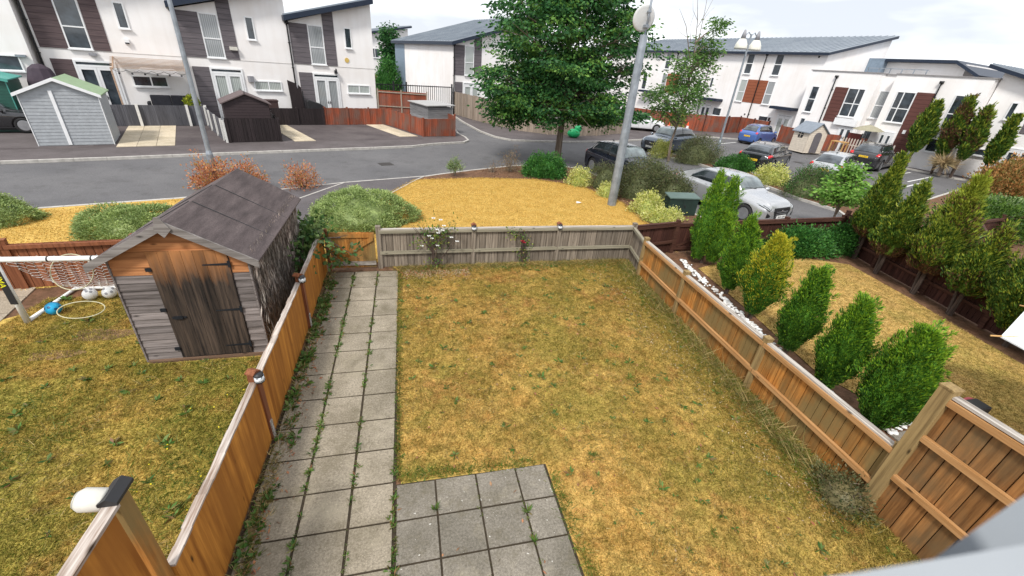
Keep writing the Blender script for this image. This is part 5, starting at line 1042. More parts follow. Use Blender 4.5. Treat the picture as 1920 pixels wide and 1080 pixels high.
car('small rounded blue hatchback parked by the dark red fence', 29.9, 32.6, R_(22), 3.8, 1.68, 1.58, P_BLUE, rwheel=.29, wb=2.43, plate='EY05 VLM', hood=.62, roof_f=.12, cowl=.28, belt=.62)
car('long black saloon parked beyond the planted island, chrome window line', 21.85, 22.65, R_(32), 5.1, 1.9, 1.49, P_BLK, 'saloon', rwheel=.345, wb=3.1, plate='KC64 PXG', chrome=True, glassm=RGL, hood=.64, deck=.71)
car('pale silver hatchback between the black saloon and dark estate', 24.35, 19.9, R_(24), 4.0, 1.74, 1.49, P_PALE, rwheel=.31, wb=2.51, plate='AD10 WZR')
car('tall charcoal estate car parked at the right end of the bays', 31.7, 23.6, R_(24), 4.65, 1.9, 1.66, P_BLK2, 'suv', rwheel=.37, wb=2.8, plate='SB16 OGE', roofrails=True, belt=.63, deck=.68)
car('black car at the far left edge beside the pale grey shed', -18.4, 24.9, R_(20), 4.3, 1.8, 1.48, P_BLK2, rwheel=.33, wb=2.6, plate='GF12 HBN').location.z = .01
bpy.data.objects.remove(bpy.data.objects['x']) if 'x' in bpy.data.objects else None
for o in bpy.data.objects:
    if o.name.startswith('parked_car') and abs(o.location.x - 20.9) < .01: o.location.z = .01

# ================================================================== PLANTS
LG = leafmat('thuja_green', [(.014, .060, .010), (.055, .165, .018), (.11, .26, .028), (.042, .135, .015)], 5, .2)
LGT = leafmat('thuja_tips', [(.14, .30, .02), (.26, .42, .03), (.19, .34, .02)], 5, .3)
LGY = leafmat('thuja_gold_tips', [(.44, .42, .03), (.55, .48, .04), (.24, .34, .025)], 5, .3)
LGD = leafmat('cypress_green', [(.020, .050, .010), (.055, .125, .018), (.11, .20, .028), (.040, .09, .014)], 3, .15)
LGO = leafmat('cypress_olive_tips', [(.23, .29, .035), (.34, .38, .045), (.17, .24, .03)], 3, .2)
LBR = leafmat('conifer_dead', [(.09, .045, .025), (.15, .08, .04), (.06, .035, .02)], 3, 0)
BARK = wood('bark', (.10, .075, .055), (.24, .19, .15), 2, .9, False, 0, 18)
BARKD = wood('dark_bark', (.05, .035, .028), (.11, .08, .065), 2, .9, False, 0, 18)
def prof_up(t): return np.where(t < .45, .38 + .62 * np.sin(np.clip(t, 0, 1) / .45 * 1.57), np.clip((1 - t) / .55, 0, 1) ** .66)
def prof_cone(t): return np.where(t < .25, .55 + .45 * (t / .25), np.clip((1 - t) / .75, 0, 1) ** 1.1)
def lump(th, t, ph, k=1.): return 1 + k * (.10 * np.sin(3 * th + 7 * t + ph) + .08 * np.sin(5 * th - 11 * t + 2 * ph) + .06 * np.sin(9 * th + 19 * t + 3 * ph))
def conifer(label, x, y, h, r, mats, tipfrac=.35, n=9000, fl=.085, fw=.024, prof=prof_up, lean=(0, 0), z0=.0, stemz=.15, lk=1., tiptop=.35, group=None, twins=((0, 0, 1, 1),), trunkr=.05, deadbase=0, brown=0, tuft=1.):
    t_ = thing('conifer', label, 'shrub' if h < 2.7 else 'tree', (x, y, z0), 0, group)
    P = []; Dd = []; TT = []
    for (dx, dy, hs, rs) in twins:
        m = n // len(twins); t = rng.uniform(0, 1, m * 2); keep = rng.uniform(0, 1, m * 2) < prof(t) * .8 + .2; t = t[keep][:m]; m = len(t); th = rng.uniform(0, 2 * math.pi, m); ph = rng.uniform(0, 6)
        # vertical plumes
        K = 46; pth = rng.uniform(0, 2 * math.pi, K); pt = rng.uniform(0, .95, K); d2 = np.min(np.abs(((th[:, None] - pth + math.pi) % (2 * math.pi)) - math.pi) * prof(t)[:, None] * 2.2 + np.abs(t[:, None] - pt - .05) * 2.4, 1)
        rad = prof(t) * r * rs * .90 * lump(th, t, ph, lk) * (1.08 - .55 * np.clip(d2, 0, .75)) * rng.uniform(.78, 1.03, m)
        hh = h * hs; z = stemz + t * (hh - stemz) + rng.normal(0, .02, m)
        p = np.stack([dx + rad * np.cos(th) + lean[0] * t * h, dy + rad * np.sin(th) + lean[1] * t * h, z], 1); d = np.stack([np.cos(th) * .55 + lean[0], np.sin(th) * .55 + lean[1], .95 + 0 * th], 1) + rng.normal(0, .28, (m, 3))
        P.append(p); Dd.append(d); TT.append(t)
        K2 = int(70 * tuft); q = max(12, int(n * .22 / max(1, K2) / len(twins))); tt = rng.uniform(.08, 1., K2) ** .8; ta = rng.uniform(0, 2 * math.pi, K2); rr_ = prof(tt * .97) * r * rs * .88 * lump(ta, tt, ph, lk)
        c = np.stack([dx + rr_ * np.cos(ta) + lean[0] * tt * h, dy + rr_ * np.sin(ta) + lean[1] * tt * h, stemz + tt * (hh - stemz)], 1); dv = unit(np.stack([np.cos(ta) * .5, np.sin(ta) * .5, np.ones(K2)], 1) + rng.normal(0, .18, (K2, 3)))
        c = np.repeat(c, q, 0); dv = np.repeat(dv, q, 0); u_ = rng.uniform(-.4, 1, (len(c), 1)); ln_ = np.repeat(rng.uniform(.6, 1.5, K2), q)[:, None] * r * .26
        P.append(c + dv * u_ * ln_ + rng.normal(0, 1, c.shape) * r * .075 * (1.2 - u_)); Dd.append(dv + rng.normal(0, .25, c.shape)); TT.append(np.clip(np.repeat(tt, q) + .1, 0, 1))
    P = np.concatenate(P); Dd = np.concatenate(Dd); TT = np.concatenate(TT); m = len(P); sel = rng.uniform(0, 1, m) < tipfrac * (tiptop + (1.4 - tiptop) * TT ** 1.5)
    dead = (TT < deadbase) & (rng.uniform(0, 1, m) < .85)
    if brown: dead |= rng.uniform(0, 1, m) < brown * (np.sin(P[:, 0] * 6 + P[:, 2] * 4) > -.1)
    a = ~sel & ~dead; L_ = lambda k: rng.uniform(fl * .7, fl * 1.4, k)
    f = quads('foliage', leafquads(P[a], Dd[a], L_(a.sum()), rng.uniform(fw * .7, fw * 1.4, a.sum())), mats[0], t_)
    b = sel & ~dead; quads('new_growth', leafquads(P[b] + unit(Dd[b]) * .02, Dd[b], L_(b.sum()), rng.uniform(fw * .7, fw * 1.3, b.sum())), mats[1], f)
    if dead.sum(): quads('dead_foliage', leafquads(P[dead], Dd[dead], L_(dead.sum()), rng.uniform(fw * .7, fw * 1.3, dead.sum())), LBR, f)
    for (dx, dy, hs, rs) in twins:
        g = MB(); ts = np.linspace(.02, .93, 10); rows = [(float(prof(np.array(q)) * r * rs * .56), stemz + q * (h * hs - stemz), q) for q in ts]; k = 12; V = []; F = []
        for rr, z, q in rows:
            for j in range(k): a_ = 2 * math.pi * j / k; V.append((dx + rr * math.cos(a_) + lean[0] * q * h, dy + rr * math.sin(a_) + lean[1] * q * h, z))
        for i in range(len(rows) - 1):
            for j in range(k): a_ = i * k + j; b_ = i * k + (j + 1) % k; F.append((a_, b_, b_ + k, a_ + k))
        F.append(tuple(range(k))[::-1]); F.append(tuple((len(rows) - 1) * k + j for j in range(k))); g.add(V, F); g.build('inner_foliage', LBR if deadbase > .5 else mats[0], f)
    g = MB(); g.tube([(0, 0, -.03), (lean[0] * .2, lean[1] * .2, stemz + .4)], [trunkr, trunkr * .8], 7); 
    if stemz > .4: g.tube([(.02, .05, -.03), (.15, .25, stemz + .3)], [trunkr * .8, trunkr * .6], 7)
    g.build('trunk', BARKD, t_)
    return t_
GRC = 'upright conifers planted along the right garden fence'
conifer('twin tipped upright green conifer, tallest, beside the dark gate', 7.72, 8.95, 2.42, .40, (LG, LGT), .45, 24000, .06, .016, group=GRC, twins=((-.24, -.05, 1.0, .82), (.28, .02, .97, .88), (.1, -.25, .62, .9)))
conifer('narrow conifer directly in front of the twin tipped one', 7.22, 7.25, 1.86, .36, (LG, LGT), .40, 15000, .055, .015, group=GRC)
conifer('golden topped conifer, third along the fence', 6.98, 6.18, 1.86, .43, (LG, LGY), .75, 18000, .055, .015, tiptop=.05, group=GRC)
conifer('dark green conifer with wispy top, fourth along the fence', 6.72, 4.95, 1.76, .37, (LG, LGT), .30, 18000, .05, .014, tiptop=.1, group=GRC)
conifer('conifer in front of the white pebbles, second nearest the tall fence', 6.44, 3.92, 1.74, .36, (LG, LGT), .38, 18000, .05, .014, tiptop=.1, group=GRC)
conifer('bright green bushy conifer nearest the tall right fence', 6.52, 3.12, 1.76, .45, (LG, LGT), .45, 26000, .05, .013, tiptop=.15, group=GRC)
GR2 = 'tall conifers in a row along the far side of the right garden'
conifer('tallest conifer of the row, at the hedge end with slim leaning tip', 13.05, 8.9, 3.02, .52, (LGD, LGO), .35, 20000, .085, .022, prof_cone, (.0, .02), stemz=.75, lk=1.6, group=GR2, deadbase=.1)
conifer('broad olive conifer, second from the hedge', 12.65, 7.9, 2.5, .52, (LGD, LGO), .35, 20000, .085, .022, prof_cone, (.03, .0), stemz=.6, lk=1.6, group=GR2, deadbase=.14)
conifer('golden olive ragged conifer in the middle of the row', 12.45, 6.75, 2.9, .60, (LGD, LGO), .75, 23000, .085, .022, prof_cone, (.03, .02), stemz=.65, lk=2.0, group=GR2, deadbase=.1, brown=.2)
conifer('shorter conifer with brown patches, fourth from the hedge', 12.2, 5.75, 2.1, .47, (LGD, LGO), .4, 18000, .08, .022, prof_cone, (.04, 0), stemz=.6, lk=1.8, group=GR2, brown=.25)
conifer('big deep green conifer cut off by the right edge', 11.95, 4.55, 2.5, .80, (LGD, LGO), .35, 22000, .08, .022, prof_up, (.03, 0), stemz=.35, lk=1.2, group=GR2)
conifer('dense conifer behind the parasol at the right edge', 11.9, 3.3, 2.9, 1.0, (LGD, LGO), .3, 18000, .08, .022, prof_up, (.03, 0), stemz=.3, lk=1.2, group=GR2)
GR3 = 'leaning conifers in front of the terrace'
for lab, s, h, r, br, ln in (('leftmost of four leaning conifers, green, beside the satellite dish', -14.95, 4.3, .68, .0, .02), ('second of four leaning conifers, mostly brown', -13.4, 4.75, .60, .8, .0), ('third of four leaning conifers, dark with a bushy tip', -12.35, 4.3, .58, .35, .0), ('rightmost of four leaning conifers, slim trunk below', -10.95, 3.95, .42, .0, -.02)):
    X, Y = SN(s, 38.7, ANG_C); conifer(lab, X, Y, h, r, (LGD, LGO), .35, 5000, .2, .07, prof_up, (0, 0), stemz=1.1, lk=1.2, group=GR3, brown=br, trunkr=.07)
X, Y = SN(-12.9, 38.4, ANG_C); t = thing('dry_grass_clump', 'straw coloured dry palm like clump between the leaning conifers', 'plant', (X, Y, 0)); n = 500; P = rng.normal(0, .12, (n, 3)); P[:, 2] = .8; D = rng.normal(0, 1, (n, 3)); D[:, 2] = rng.uniform(-.6, 1.2, n); quads('blades', blades(P, D, rng.uniform(.5, 1.1, n), .03), leafmat('straw', [(.30, .22, .12), (.45, .34, .2), (.2, .14, .08)], tr=0), t); g = MB(); g.tube([(0, 0, 0), (0, 0, .9)], .12, 7); g.build('stem', BARK, t)

def clusters(C, per, rad, Ln, W, dirfn, drop=0):
    n = len(C); c = np.repeat(C, per, 0); o = rng.normal(0, 1, (n * per, 3)) * rad; P = c + o; D = dirfn(P, o, c); return leafquads(P, D, rng.uniform(.7, 1.3, n * per) * Ln, rng.uniform(.7, 1.3, n * per) * W)
def dome(n, rx, ry, h, lo=0., shell=.85, seed=None):
    v = unit(rng.normal(size=(n * 3, 3))); v[:, 2] = np.abs(v[:, 2]); v = v[:n]; th = np.arctan2(v[:, 1], v[:, 0]); l = 1 + .09 * np.sin(3 * th + rng.uniform(0, 6)) + .06 * np.sin(7 * th + rng.uniform(0, 6)) + .06 * np.sin(5 * th + 6 * v[:, 2])
    return v * [rx, ry, h] * (l * rng.uniform(shell, 1, n))[:, None] + [0, 0, lo]
def shrub(label, x, y, rx, ry, h, mats, nc=120, per=30, cr=.09, Ln=.07, W=.035, name='shrub', shell=.55, up=.3, stems=7, z0=0, flat=1., cat='shrub', group=None, stemm=None, inner=True, bare=0, spread=.8, rz=0):
    t = thing(name, label, cat, (x, y, z0), rz, group); C = dome(nc, rx, ry, h, 0, shell)
    fn = lambda P, o, c: unit(o) * .8 + unit(c) * .6 + [0, 0, up] + rng.normal(0, .3, P.shape)
    k = len(mats); 
    for i, m in enumerate(mats):
        sub = C[i::k]; f = quads('foliage', clusters(sub, per, [cr, cr, cr * flat], Ln, W, fn), m, t)
    g = MB()
    for i in range(stems):
        c = C[i * max(1, nc // stems) % nc]; a = rng.uniform(0, 6.28); p0 = Vector((rx * .12 * math.cos(a), ry * .12 * math.sin(a), -.02)); p2 = Vector(c); p1 = p0.lerp(p2, .5) + Vector((0, 0, h * .12)); g.tube([p0, p1, p2], [.012 + h * .006, .009, .004], 5)
    for i in range(bare):
        c = C[rng.integers(0, nc)]; p2 = Vector(c) * rng.uniform(1.0, 1.22); p0 = p2 * .45; mid = p0.lerp(p2, .5) + Vector(rng.normal(0, .05, 3)); g.tube([p0, mid, p2], [.006, .004, .002], 4)
    if stems or bare: g.build('stems', stemm or BARKD, t)
    if inner: g = MB(); g.sphere((0, 0, 0), 1, 14, (rx * .70, ry * .70, h * .72)); g.build('inner_foliage', mats[0], t)
    return t
BRIL = leafmat('lime_leaf_tree', [(.10, .24, .04), (.17, .34, .06), (.25, .42, .09)], 3, .3)
DRYL = leafmat('long_dry_grass', [(.34, .23, .09), (.52, .40, .19), (.17, .15, .04), (.11, .13, .03), (.24, .13, .06)], 2, .15)
GRN = leafmat('green_grass', [(.05, .11, .015), (.09, .16, .02), (.14, .19, .03), (.20, .20, .04)], 2, .25)
JUN = leafmat('juniper_leaf', [(.12, .19, .05), (.25, .34, .11), (.38, .47, .20), (.18, .26, .075)], 3, .1)
SAGE = leafmat('hebe_leaf', [(.11, .17, .07), (.20, .28, .12), (.28, .35, .17)], 4, .1)
RED = leafmat('red_barberry', [(.50, .16, .09), (.60, .30, .15), (.36, .10, .06), (.48, .36, .12)], 3, .2)
BRI = leafmat('bright_green_leaf', [(.02, .095, .018), (.045, .17, .035), (.09, .24, .04)], 3, .2)
VAR = leafmat('variegated_yellow_leaf', [(.62, .62, .22), (.72, .70, .34), (.30, .38, .06), (.55, .52, .12)], 5, .2)
OLV = leafmat('olive_small_leaf', [(.045, .060, .028), (.085, .11, .045), (.15, .17, .08), (.12, .10, .06)], 3, .1)
TWG = leafmat('twiggy_brown', [(.20, .14, .08), (.30, .22, .12), (.14, .11, .05), (.25, .12, .07)], 3, .05)
HED = leafmat('laurel_leaf', [(.014, .060, .012), (.035, .13, .022), (.08, .22, .04)], 3, .15)
BRH = leafmat('brown_hedge_leaf', [(.30, .13, .05), (.42, .22, .08), (.20, .13, .04), (.12, .13, .03)], 2, .1)
# junipers
shrub('large pale green spreading juniper behind the orange gate', -1.38, 12.55, 1.42, 1.3, .82, [JUN], 900, 42, .055, .05, .022, 'juniper', .93, .15, 0, flat=.5)
shrub('pale green spreading juniper to the left of the wooden shed', -6.75, 11.75, 1.15, .95, .6, [JUN], 620, 42, .055, .05, .022, 'juniper', .93, .15, 0, flat=.5)
shrub('rounded green juniper at the far left edge by the kerb', -10.35, 12.55, 1.0, .85, .62, [JUN], 480, 40, .055, .05, .022, 'juniper', .93, .15, 0, flat=.5)
shrub('flat grey green juniper at the right edge beyond the conifer row', 26.4, 12.4, 2.2, 1.7, .7, [SAGE], 420, 36, .12, .12, .05, 'juniper', .93, .15, 0, flat=.5)
# street side beds
shrub('red and orange leaved bush around the lamp post base, left one', -6.35, 16.0, .72, .6, 1.0, [RED, RED], 130, 22, .09, .075, .04, 'barberry_bush', .4, .3, 16, inner=False, bare=14)
shrub('red leaved bush right of the lamp post base', -5.35, 16.05, .6, .5, .85, [RED, RED], 90, 22, .09, .075, .04, 'barberry_bush', .4, .3, 14, inner=False, bare=12)
shrub('small red orange bush in the narrow bed beside the tarmac path', -3.65, 16.05, .6, .5, .95, [RED, RED], 90, 20, .09, .07, .035, 'barberry_bush', .4, .3, 14, inner=False, bare=14)
shrub('tiny green rounded shrub on thin stems at the kerb edge', 1.95, 18.2, .36, .32, .45, [SAGE], 60, 20, .05, .06, .03, 'shrub', .5, .3, 5, z0=.28, inner=False)
g = MB(); t = [o for o in bpy.data.objects if o.get('label', '').startswith('tiny green')][0]; [g.tube([(rng.uniform(-.05, .05), 0, -.28), (rng.uniform(-.2, .2), rng.uniform(-.1, .1), .15)], .012, 5) for _ in range(5)]; g.build('trunk', BARK, t)
shrub('brown twiggy half bare shrub left of the bright green bush', 4.65, 19.3, .62, .5, 1.1, [TWG], 110, 12, .09, .05, .02, 'shrub', .3, .4, 26, inner=False, bare=40, stemm=BARK)
shrub('small bare twiggy shrub at the kerb, left of the larger twiggy one', 3.75, 19.0, .35, .3, .6, [TWG], 30, 8, .07, .04, .02, 'shrub', .3, .4, 12, inner=False, bare=14, stemm=BARK)
shrub('bright green dense bush at the foot of the large tree', 6.15, 18.55, 1.0, .7, .95, [BRI], 260, 30, .09, .08, .045, 'shrub', .8)
shrub('yellow variegated shrub in front of the navy car rear wheel', 7.25, 17.0, .55, .45, .72, [VAR], 130, 24, .07, .06, .035, 'euonymus', .75)
shrub('dark olive bush between the yellow shrub and the thick mast', 8.25, 16.6, .75, .6, 1.1, [OLV], 240, 30, .10, .05, .02, 'shrub', .7, bare=20)
shrub('large unruly olive grey bush right of the thick mast', 9.35, 15.3, 1.25, .95, 1.55, [OLV, OLV], 520, 32, .12, .065, .03, 'shrub', .7, bare=90, stemm=BARK)
shrub('second olive grey bush touching the silver car side', 10.0, 14.3, .75, .7, 1.25, [OLV], 260, 30, .11, .065, .03, 'shrub', .7, bare=50, stemm=BARK)
shrub('small yellow variegated shrub hugging the left foot of the mast', 7.75, 15.3, .40, .35, .58, [VAR], 70, 22, .06, .055, .03, 'euonymus', .75)
shrub('yellow variegated shrub between the mast and green cabinet, taller', 8.4, 13.2, .55, .55, .72, [VAR], 150, 24, .07, .055, .032, 'euonymus', .75)
shrub('low yellow variegated shrub in front of the green cabinet', 8.5, 12.3, .75, .38, .42, [VAR], 150, 24, .07, .055, .032, 'euonymus', .75)
shrub('bright yellow shrub at the tip of the island under the young tree', 15.75, 24.7, .62, .5, .95, [VAR], 130, 24, .09, .08, .05, 'euonymus', .75)
shrub('dark olive rounded bush on the island in front of the crossover', 17.3, 23.1, 1.55, .8, 1.4, [OLV], 380, 30, .14, .08, .03, 'shrub', .75, bare=40)
shrub('low green rounded bush on the island behind the silver car', 18.4, 21.0, 1.1, .7, .75, [HED], 240, 28, .10, .08, .045, 'shrub', .8)
shrub('yellow variegated bush on the island by the black saloon', 18.2, 18.0, 1.0, .6, .85, [VAR], 200, 24, .10, .08, .045, 'euonymus', .7)
shrub('dark green bush on the island below the pale silver car', 18.3, 15.8, 1.15, .9, 1.25, [OLV, HED], 360, 30, .13, .075, .03, 'shrub', .75, bare=20)
shrub('second dark bush on the island beside the blue tub', 18.9, 14.8, .9, .6, 1.0, [OLV], 220, 30, .12, .075, .03, 'shrub', .75)
shrub('clipped bright green hedge clump behind the right hand lawn', 11.3, 9.35, 1.25, .42, .74, [HED, BRI], 340, 30, .08, .07, .04, 'hedge', .85, stems=0)
shrub('darker hedge clump in the corner of the right hand garden', 13.0, 9.45, .62, .42, .74, [HED], 180, 30, .08, .07, .04, 'hedge', .85, stems=0)
shrub('autumn brown hedge beyond the car park at the right edge', 34.5, 17.2, 6.5, 1.3, 1.35, [BRH, BRH], 900, 26, .28, .16, .08, 'hedge', .85, stems=0, rz=R_(25))
shrub('dark green shrub beyond the conifer row at the far right', 21.5, 10.8, 1.8, 1.2, 1.1, [LGD], 280, 28, .2, .12, .05, 'shrub', .85)
shrub('grey green weedy bush at the foot of the tall right fence', 5.0, 2.25, .34, .34, .34, [leafmat('grey_weed', [(.05, .07, .03), (.11, .12, .05), (.20, .16, .08), (.04, .07, .02)], 4, .1)], 120, 22, .06, .04, .018, 'shrub', .6, bare=26, stemm=BARK)

# trees
def tree(label, x, y, base, trunk, crowns, mats, ncl, per, cr, Ln, W, limbs=26, droop=-.25, flat=.35, name='tree', bare=(), barkm=None, layered=True, group=None):
    """trunk: list of (x,y,z,r); crowns: (cx,cy,cz,rx,ry,rz,weight)"""
    t = thing(name, label, 'tree', (x, y, base), 0, group); C = []
    for (cx_, cy_, cz_, rx, ry, rz_, wgt) in crowns:
        n = int(ncl * wgt); v = unit(rng.normal(size=(n, 3))) * (rng.uniform(.12, 1, (n, 1)) ** .45); th = np.arctan2(v[:, 1], v[:, 0]); l = 1 + .14 * np.sin(4 * th + cz_ * 2 + v[:, 2] * 5) + .10 * np.sin(9 * th + v[:, 2] * 9); C.append(v * [rx, ry, rz_] * l[:, None] + [cx_, cy_, cz_])
    C = np.concatenate(C); tr = [Vector(p[:3]) for p in trunk]
    g = MB(); g.tube([p[:3] for p in trunk], [p[3] for p in trunk], 9)
    g.build('trunk', barkm or BARK, t); k = len(mats)
    idx = rng.permutation(len(C))[:limbs]; g = MB()
    for i in idx:
        c = Vector(C[i]); zt = max(min(trunk[-1][2] * .24, 2.3), c.z - .35 * math.hypot(c.x, c.y) - .3); best = min(tr, key=lambda p: abs(p.z - zt)); zz_ = best.z
        j = next((q for q in range(len(tr) - 1) if tr[q].z <= zt <= tr[q + 1].z), None)
        p0 = tr[j].lerp(tr[j + 1], (zt - tr[j].z) / max(.01, tr[j + 1].z - tr[j].z)) if j is not None else best
        m1 = p0.lerp(c, .45) + Vector((0, 0, .18)); r0 = .035 + .012 * (c - p0).length; g.tube([p0, m1, c], [r0, r0 * .55, .008], 6)
        for _ in range(2): e = c + Vector(rng.normal(0, cr * 1.6, 3)); g.tube([m1.lerp(c, .5), e], [r0 * .3, .006], 4)
    for (a, b, c_, r0) in bare: g.tube([a, b, c_], [r0, r0 * .6, r0 * .15], 5)
    g.build('branches', barkm or BARK, t)
    fn = lambda P, o, c: np.stack([o[:, 0], o[:, 1], np.full(len(o), droop * cr)], 1) / cr + .35 * unit(c * [1, 1, 0] + 1e-6) + rng.normal(0, .3, P.shape)
    for i, m in enumerate(mats):
        quads('crown', clusters(C[i::k], per, [cr, cr, cr * flat], Ln, W, fn), m, t)
    return t
MAP = leafmat('maple_leaf', [(.010, .052, .020), (.028, .11, .032), (.065, .185, .045), (.016, .075, .026)], .8, .25)
MAPL = leafmat('maple_leaf_light', [(.10, .24, .05), (.18, .34, .07), (.05, .16, .04)], .8, .3)
tree('large dense dark green maple beside the road behind the golden lawn', 7.95, 22.2, -.02, [(0, 0, -.1, .20), (0, 0, 1.2, .17), (.02, 0, 2.4, .15), (-.05, .1, 5, .12), (0, 0, 8.5, .06), (0, 0, 10.5, .02)],
     [(-.35, 0, 3.5, 3.9, 3.6, 1.6, .28), (-.05, 0, 5.9, 4.1, 3.8, 2.1, .36), (-.2, 0, 8.6, 3.0, 3.0, 2.6, .24), (-2.7, -.4, 2.6, 1.5, 1.4, .8, .06), (2.2, -.5, 2.6, 1.7, 1.5, .8, .06)], [MAP, MAP, MAPL], 1000, 66, .30, .17, .10, 90, -.55, .30, 'maple_tree')
ASH = leafmat('young_tree_leaf', [(.05, .13, .03), (.10, .21, .05), (.17, .29, .08), (.07, .16, .035)], 1.2, .3)
tree('slender young tree with thin crown and bare twigs on top, on the island tip', 15.5, 23.3, 0, [(0, 0, -.05, .085), (-.12, 0, 1.0, .07), (.0, 0, 2.0, .055), (.1, 0, 3.5, .045), (.05, 0, 5.5, .03), (-.2, 0, 6.6, .015)],
     [(-.55, 0, 3.3, 1.75, 1.3, 1.2, .45), (.2, 0, 4.8, 1.25, 1.1, 1.3, .35), (.75, 0, 6.0, .75, .7, .8, .14), (1.0, 0, 7.0, .4, .4, .45, .06)], [ASH], 330, 20, .20, .17, .08, 40, -.2, .5, 'young_tree',
     bare=[((-.1, 0, 5.2), (-.9, 0, 6.9), (-1.5, 0, 7.6), .03), ((-.4, 0, 6.2), (-.6, .1, 6.9), (-.5, .1, 7.7), .015), ((.0, 0, 5.6), (-.3, 0, 7.2), (-.75, 0, 8.6), .03), ((-.2, 0, 6.9), (.1, 0, 7.6), (.45, 0, 8.6), .018), ((.05, 0, 5.9), (.0, 0, 7.6), (-.1, 0, 8.8), .022), ((-.7, 0, 6.4), (-1.2, 0, 6.6), (-1.7, .1, 7.1), .012), ((-.3, 0, 7.2), (-.7, 0, 7.6), (-.9, 0, 8.2), .012), ((.0, 0, 7.2), (.3, .1, 7.6), (.6, .1, 7.9), .01)], barkm=BARK)
tree('small bright green sapling rising above the hedge in the right garden', 14.0, 10.75, 0, [(0, 0, -.05, .04), (.1, .1, .7, .035), (.2, .2, 1.3, .025), (.25, .3, 2.0, .012)],
     [(.15, .2, 1.45, .72, .7, .42, .7), (.35, .4, 2.05, .4, .35, .4, .3)], [BRIL], 150, 20, .11, .13, .075, 26, -.2, .6, 'sapling')
X, Y = SN(20.1, 55)
tree('dark tree in front of the distant white house', X, Y, 0, [(0, 0, 0, .2), (0, 0, 4, .1), (0, 0, 7, .03)], [(0, 0, 5.5, 1.0, 1.0, 2.1, .6), (.3, 0, 3.6, 1.1, 1, 1.2, .4)], [MAP], 200, 26, .3, .3, .16, 12, -.3, .6, 'far_tree')
X, Y = SN(17.9, 50)
shrub('green shrub beyond the corner of the end house by the railings', X, Y, 1.1, 1.1, 3.7, [BRI], 170, 24, .3, .22, .12, 'shrub', .8)
X, Y = SN(22.4, 58); shrub('low hedge beyond the black railing gate', X - 2.2, Y - 8, 2.2, 1.0, 2.3, [BRI], 180, 22, .3, .2, .12, 'hedge', .8)
tree('weedy yellow green sapling against the dark red fence', 22.8, 34.2, 0, [(0, 0, 0, .03), (0, 0, 2.4, .01)], [(0, 0, 1.5, .3, .3, 1.1, 1)], [leafmat('yellow_green_leaf', [(.25, .30, .05), (.35, .36, .08)], 2, .2)], 30, 10, .14, .18, .10, 8, -.1, .6, 'sapling')
# far skyline greenery, so the gap between the houses does not end in bare ground
for k_, (lab, X, Y, r_, h_) in enumerate((('distant tree mass left of the long block, seen through the maple', 12, 62, 5, 5.0), ('distant round tree between the two blocks, right of the first', 22, 70, 6, 5.5))):
    tree(lab, X, Y, 0, [(0, 0, 0, .3), (0, 0, 3, .2)], [(0, 0, 3.0, r_, r_ * .7, h_ * .45, 1)], [MAP], 170, 24, .6, .55, .35, 8, -.3, .6, 'far_tree')

# climbers and roses
def climber(label, x, y, z, name, cat, C, per, cr, Ln, W, mat, stems, flowers=None, fm=None, fs=.04, stemm=None):
    t = thing(name, label, cat, (x, y, z)); C = np.array(C, float); fn = lambda P, o, c: unit(o) + [0, -.3, .1] + rng.normal(0, .35, P.shape)
    quads('foliage', clusters(C, per, cr, Ln, W, fn), mat, t); g = MB()
    for s_ in stems: g.tube(s_, [.012] * (len(s_) - 1) + [.004], 5)
    g.build('stems', stemm or BARKD, t)
    for p in flowers or ():
        g = MB()
        for k in range(9):
            a = k * 2.4; r = fs * (1 - k * .07); c_ = Vector((math.cos(a), math.sin(a), .2)); q = Vector((-math.sin(a), math.cos(a), 0))
            P0 = Vector(p); g.add([P0, P0 + c_ * r * .6 - q * r * .45, P0 + c_ * r + Vector((0, 0, r * .35)), P0 + c_ * r * .6 + q * r * .45], [(0, 1, 2, 3)])
            g.add([P0 + Vector((0, -.01, .004))] + [P0 + Vector((0, -.01, .004)) + v for v in (Vector((-r * .5, 0, r * .4)), Vector((0, -.01, r * .8)), Vector((r * .5, 0, r * .4)))], [(0, 1, 2, 3)])
        g.build('flower', fm, t)
    return t
ROSEL = leafmat('rose_leaf', [(.035, .10, .02), (.08, .17, .03), (.20, .24, .05), (.28, .20, .05)], 5, .2)
wr = [(rng.normal(0, .20), rng.normal(-.02, .06), rng.uniform(.55, 1.25)) for _ in range(26)] + [(rng.normal(.3, .12), -.02, rng.uniform(.5, 1.0)) for _ in range(8)] + [(rng.normal(0, .12), -.05, rng.uniform(.12, .3)) for _ in range(6)]
climber('white flowering rose bush against the weathered back fence', .48, 9.08, 0, 'rose_bush', 'rose', wr, 11, .055, .06, .035, ROSEL, [[(0, 0, 0), (rng.normal(0, .05), 0, .4), (rng.normal(0, .25), 0, 1.1)] for _ in range(9)] + [[(0, 0, 0), (.3, 0, .4), (.55, 0, .75)]], [(.02, -.1, 1.28), (.18, -.1, 1.24), (.10, -.12, 1.02), (.16, -.12, .98), (.22, -.12, 1.0), (.12, -.13, .94), (-.08, -.1, .86), (.25, -.1, 1.1), (.1, -.1, .62), (.42, -.1, .82), (-.25, -.1, .62), (.55, -.1, .72), (-.02, -.1, .8)], PIPE, .05)
rr_ = [(rng.normal(0, .1), rng.normal(0, .04), rng.uniform(.12, .85)) for _ in range(18)] + [(rng.normal(-.28, .07), 0, rng.uniform(.75, .95)) for _ in range(6)]
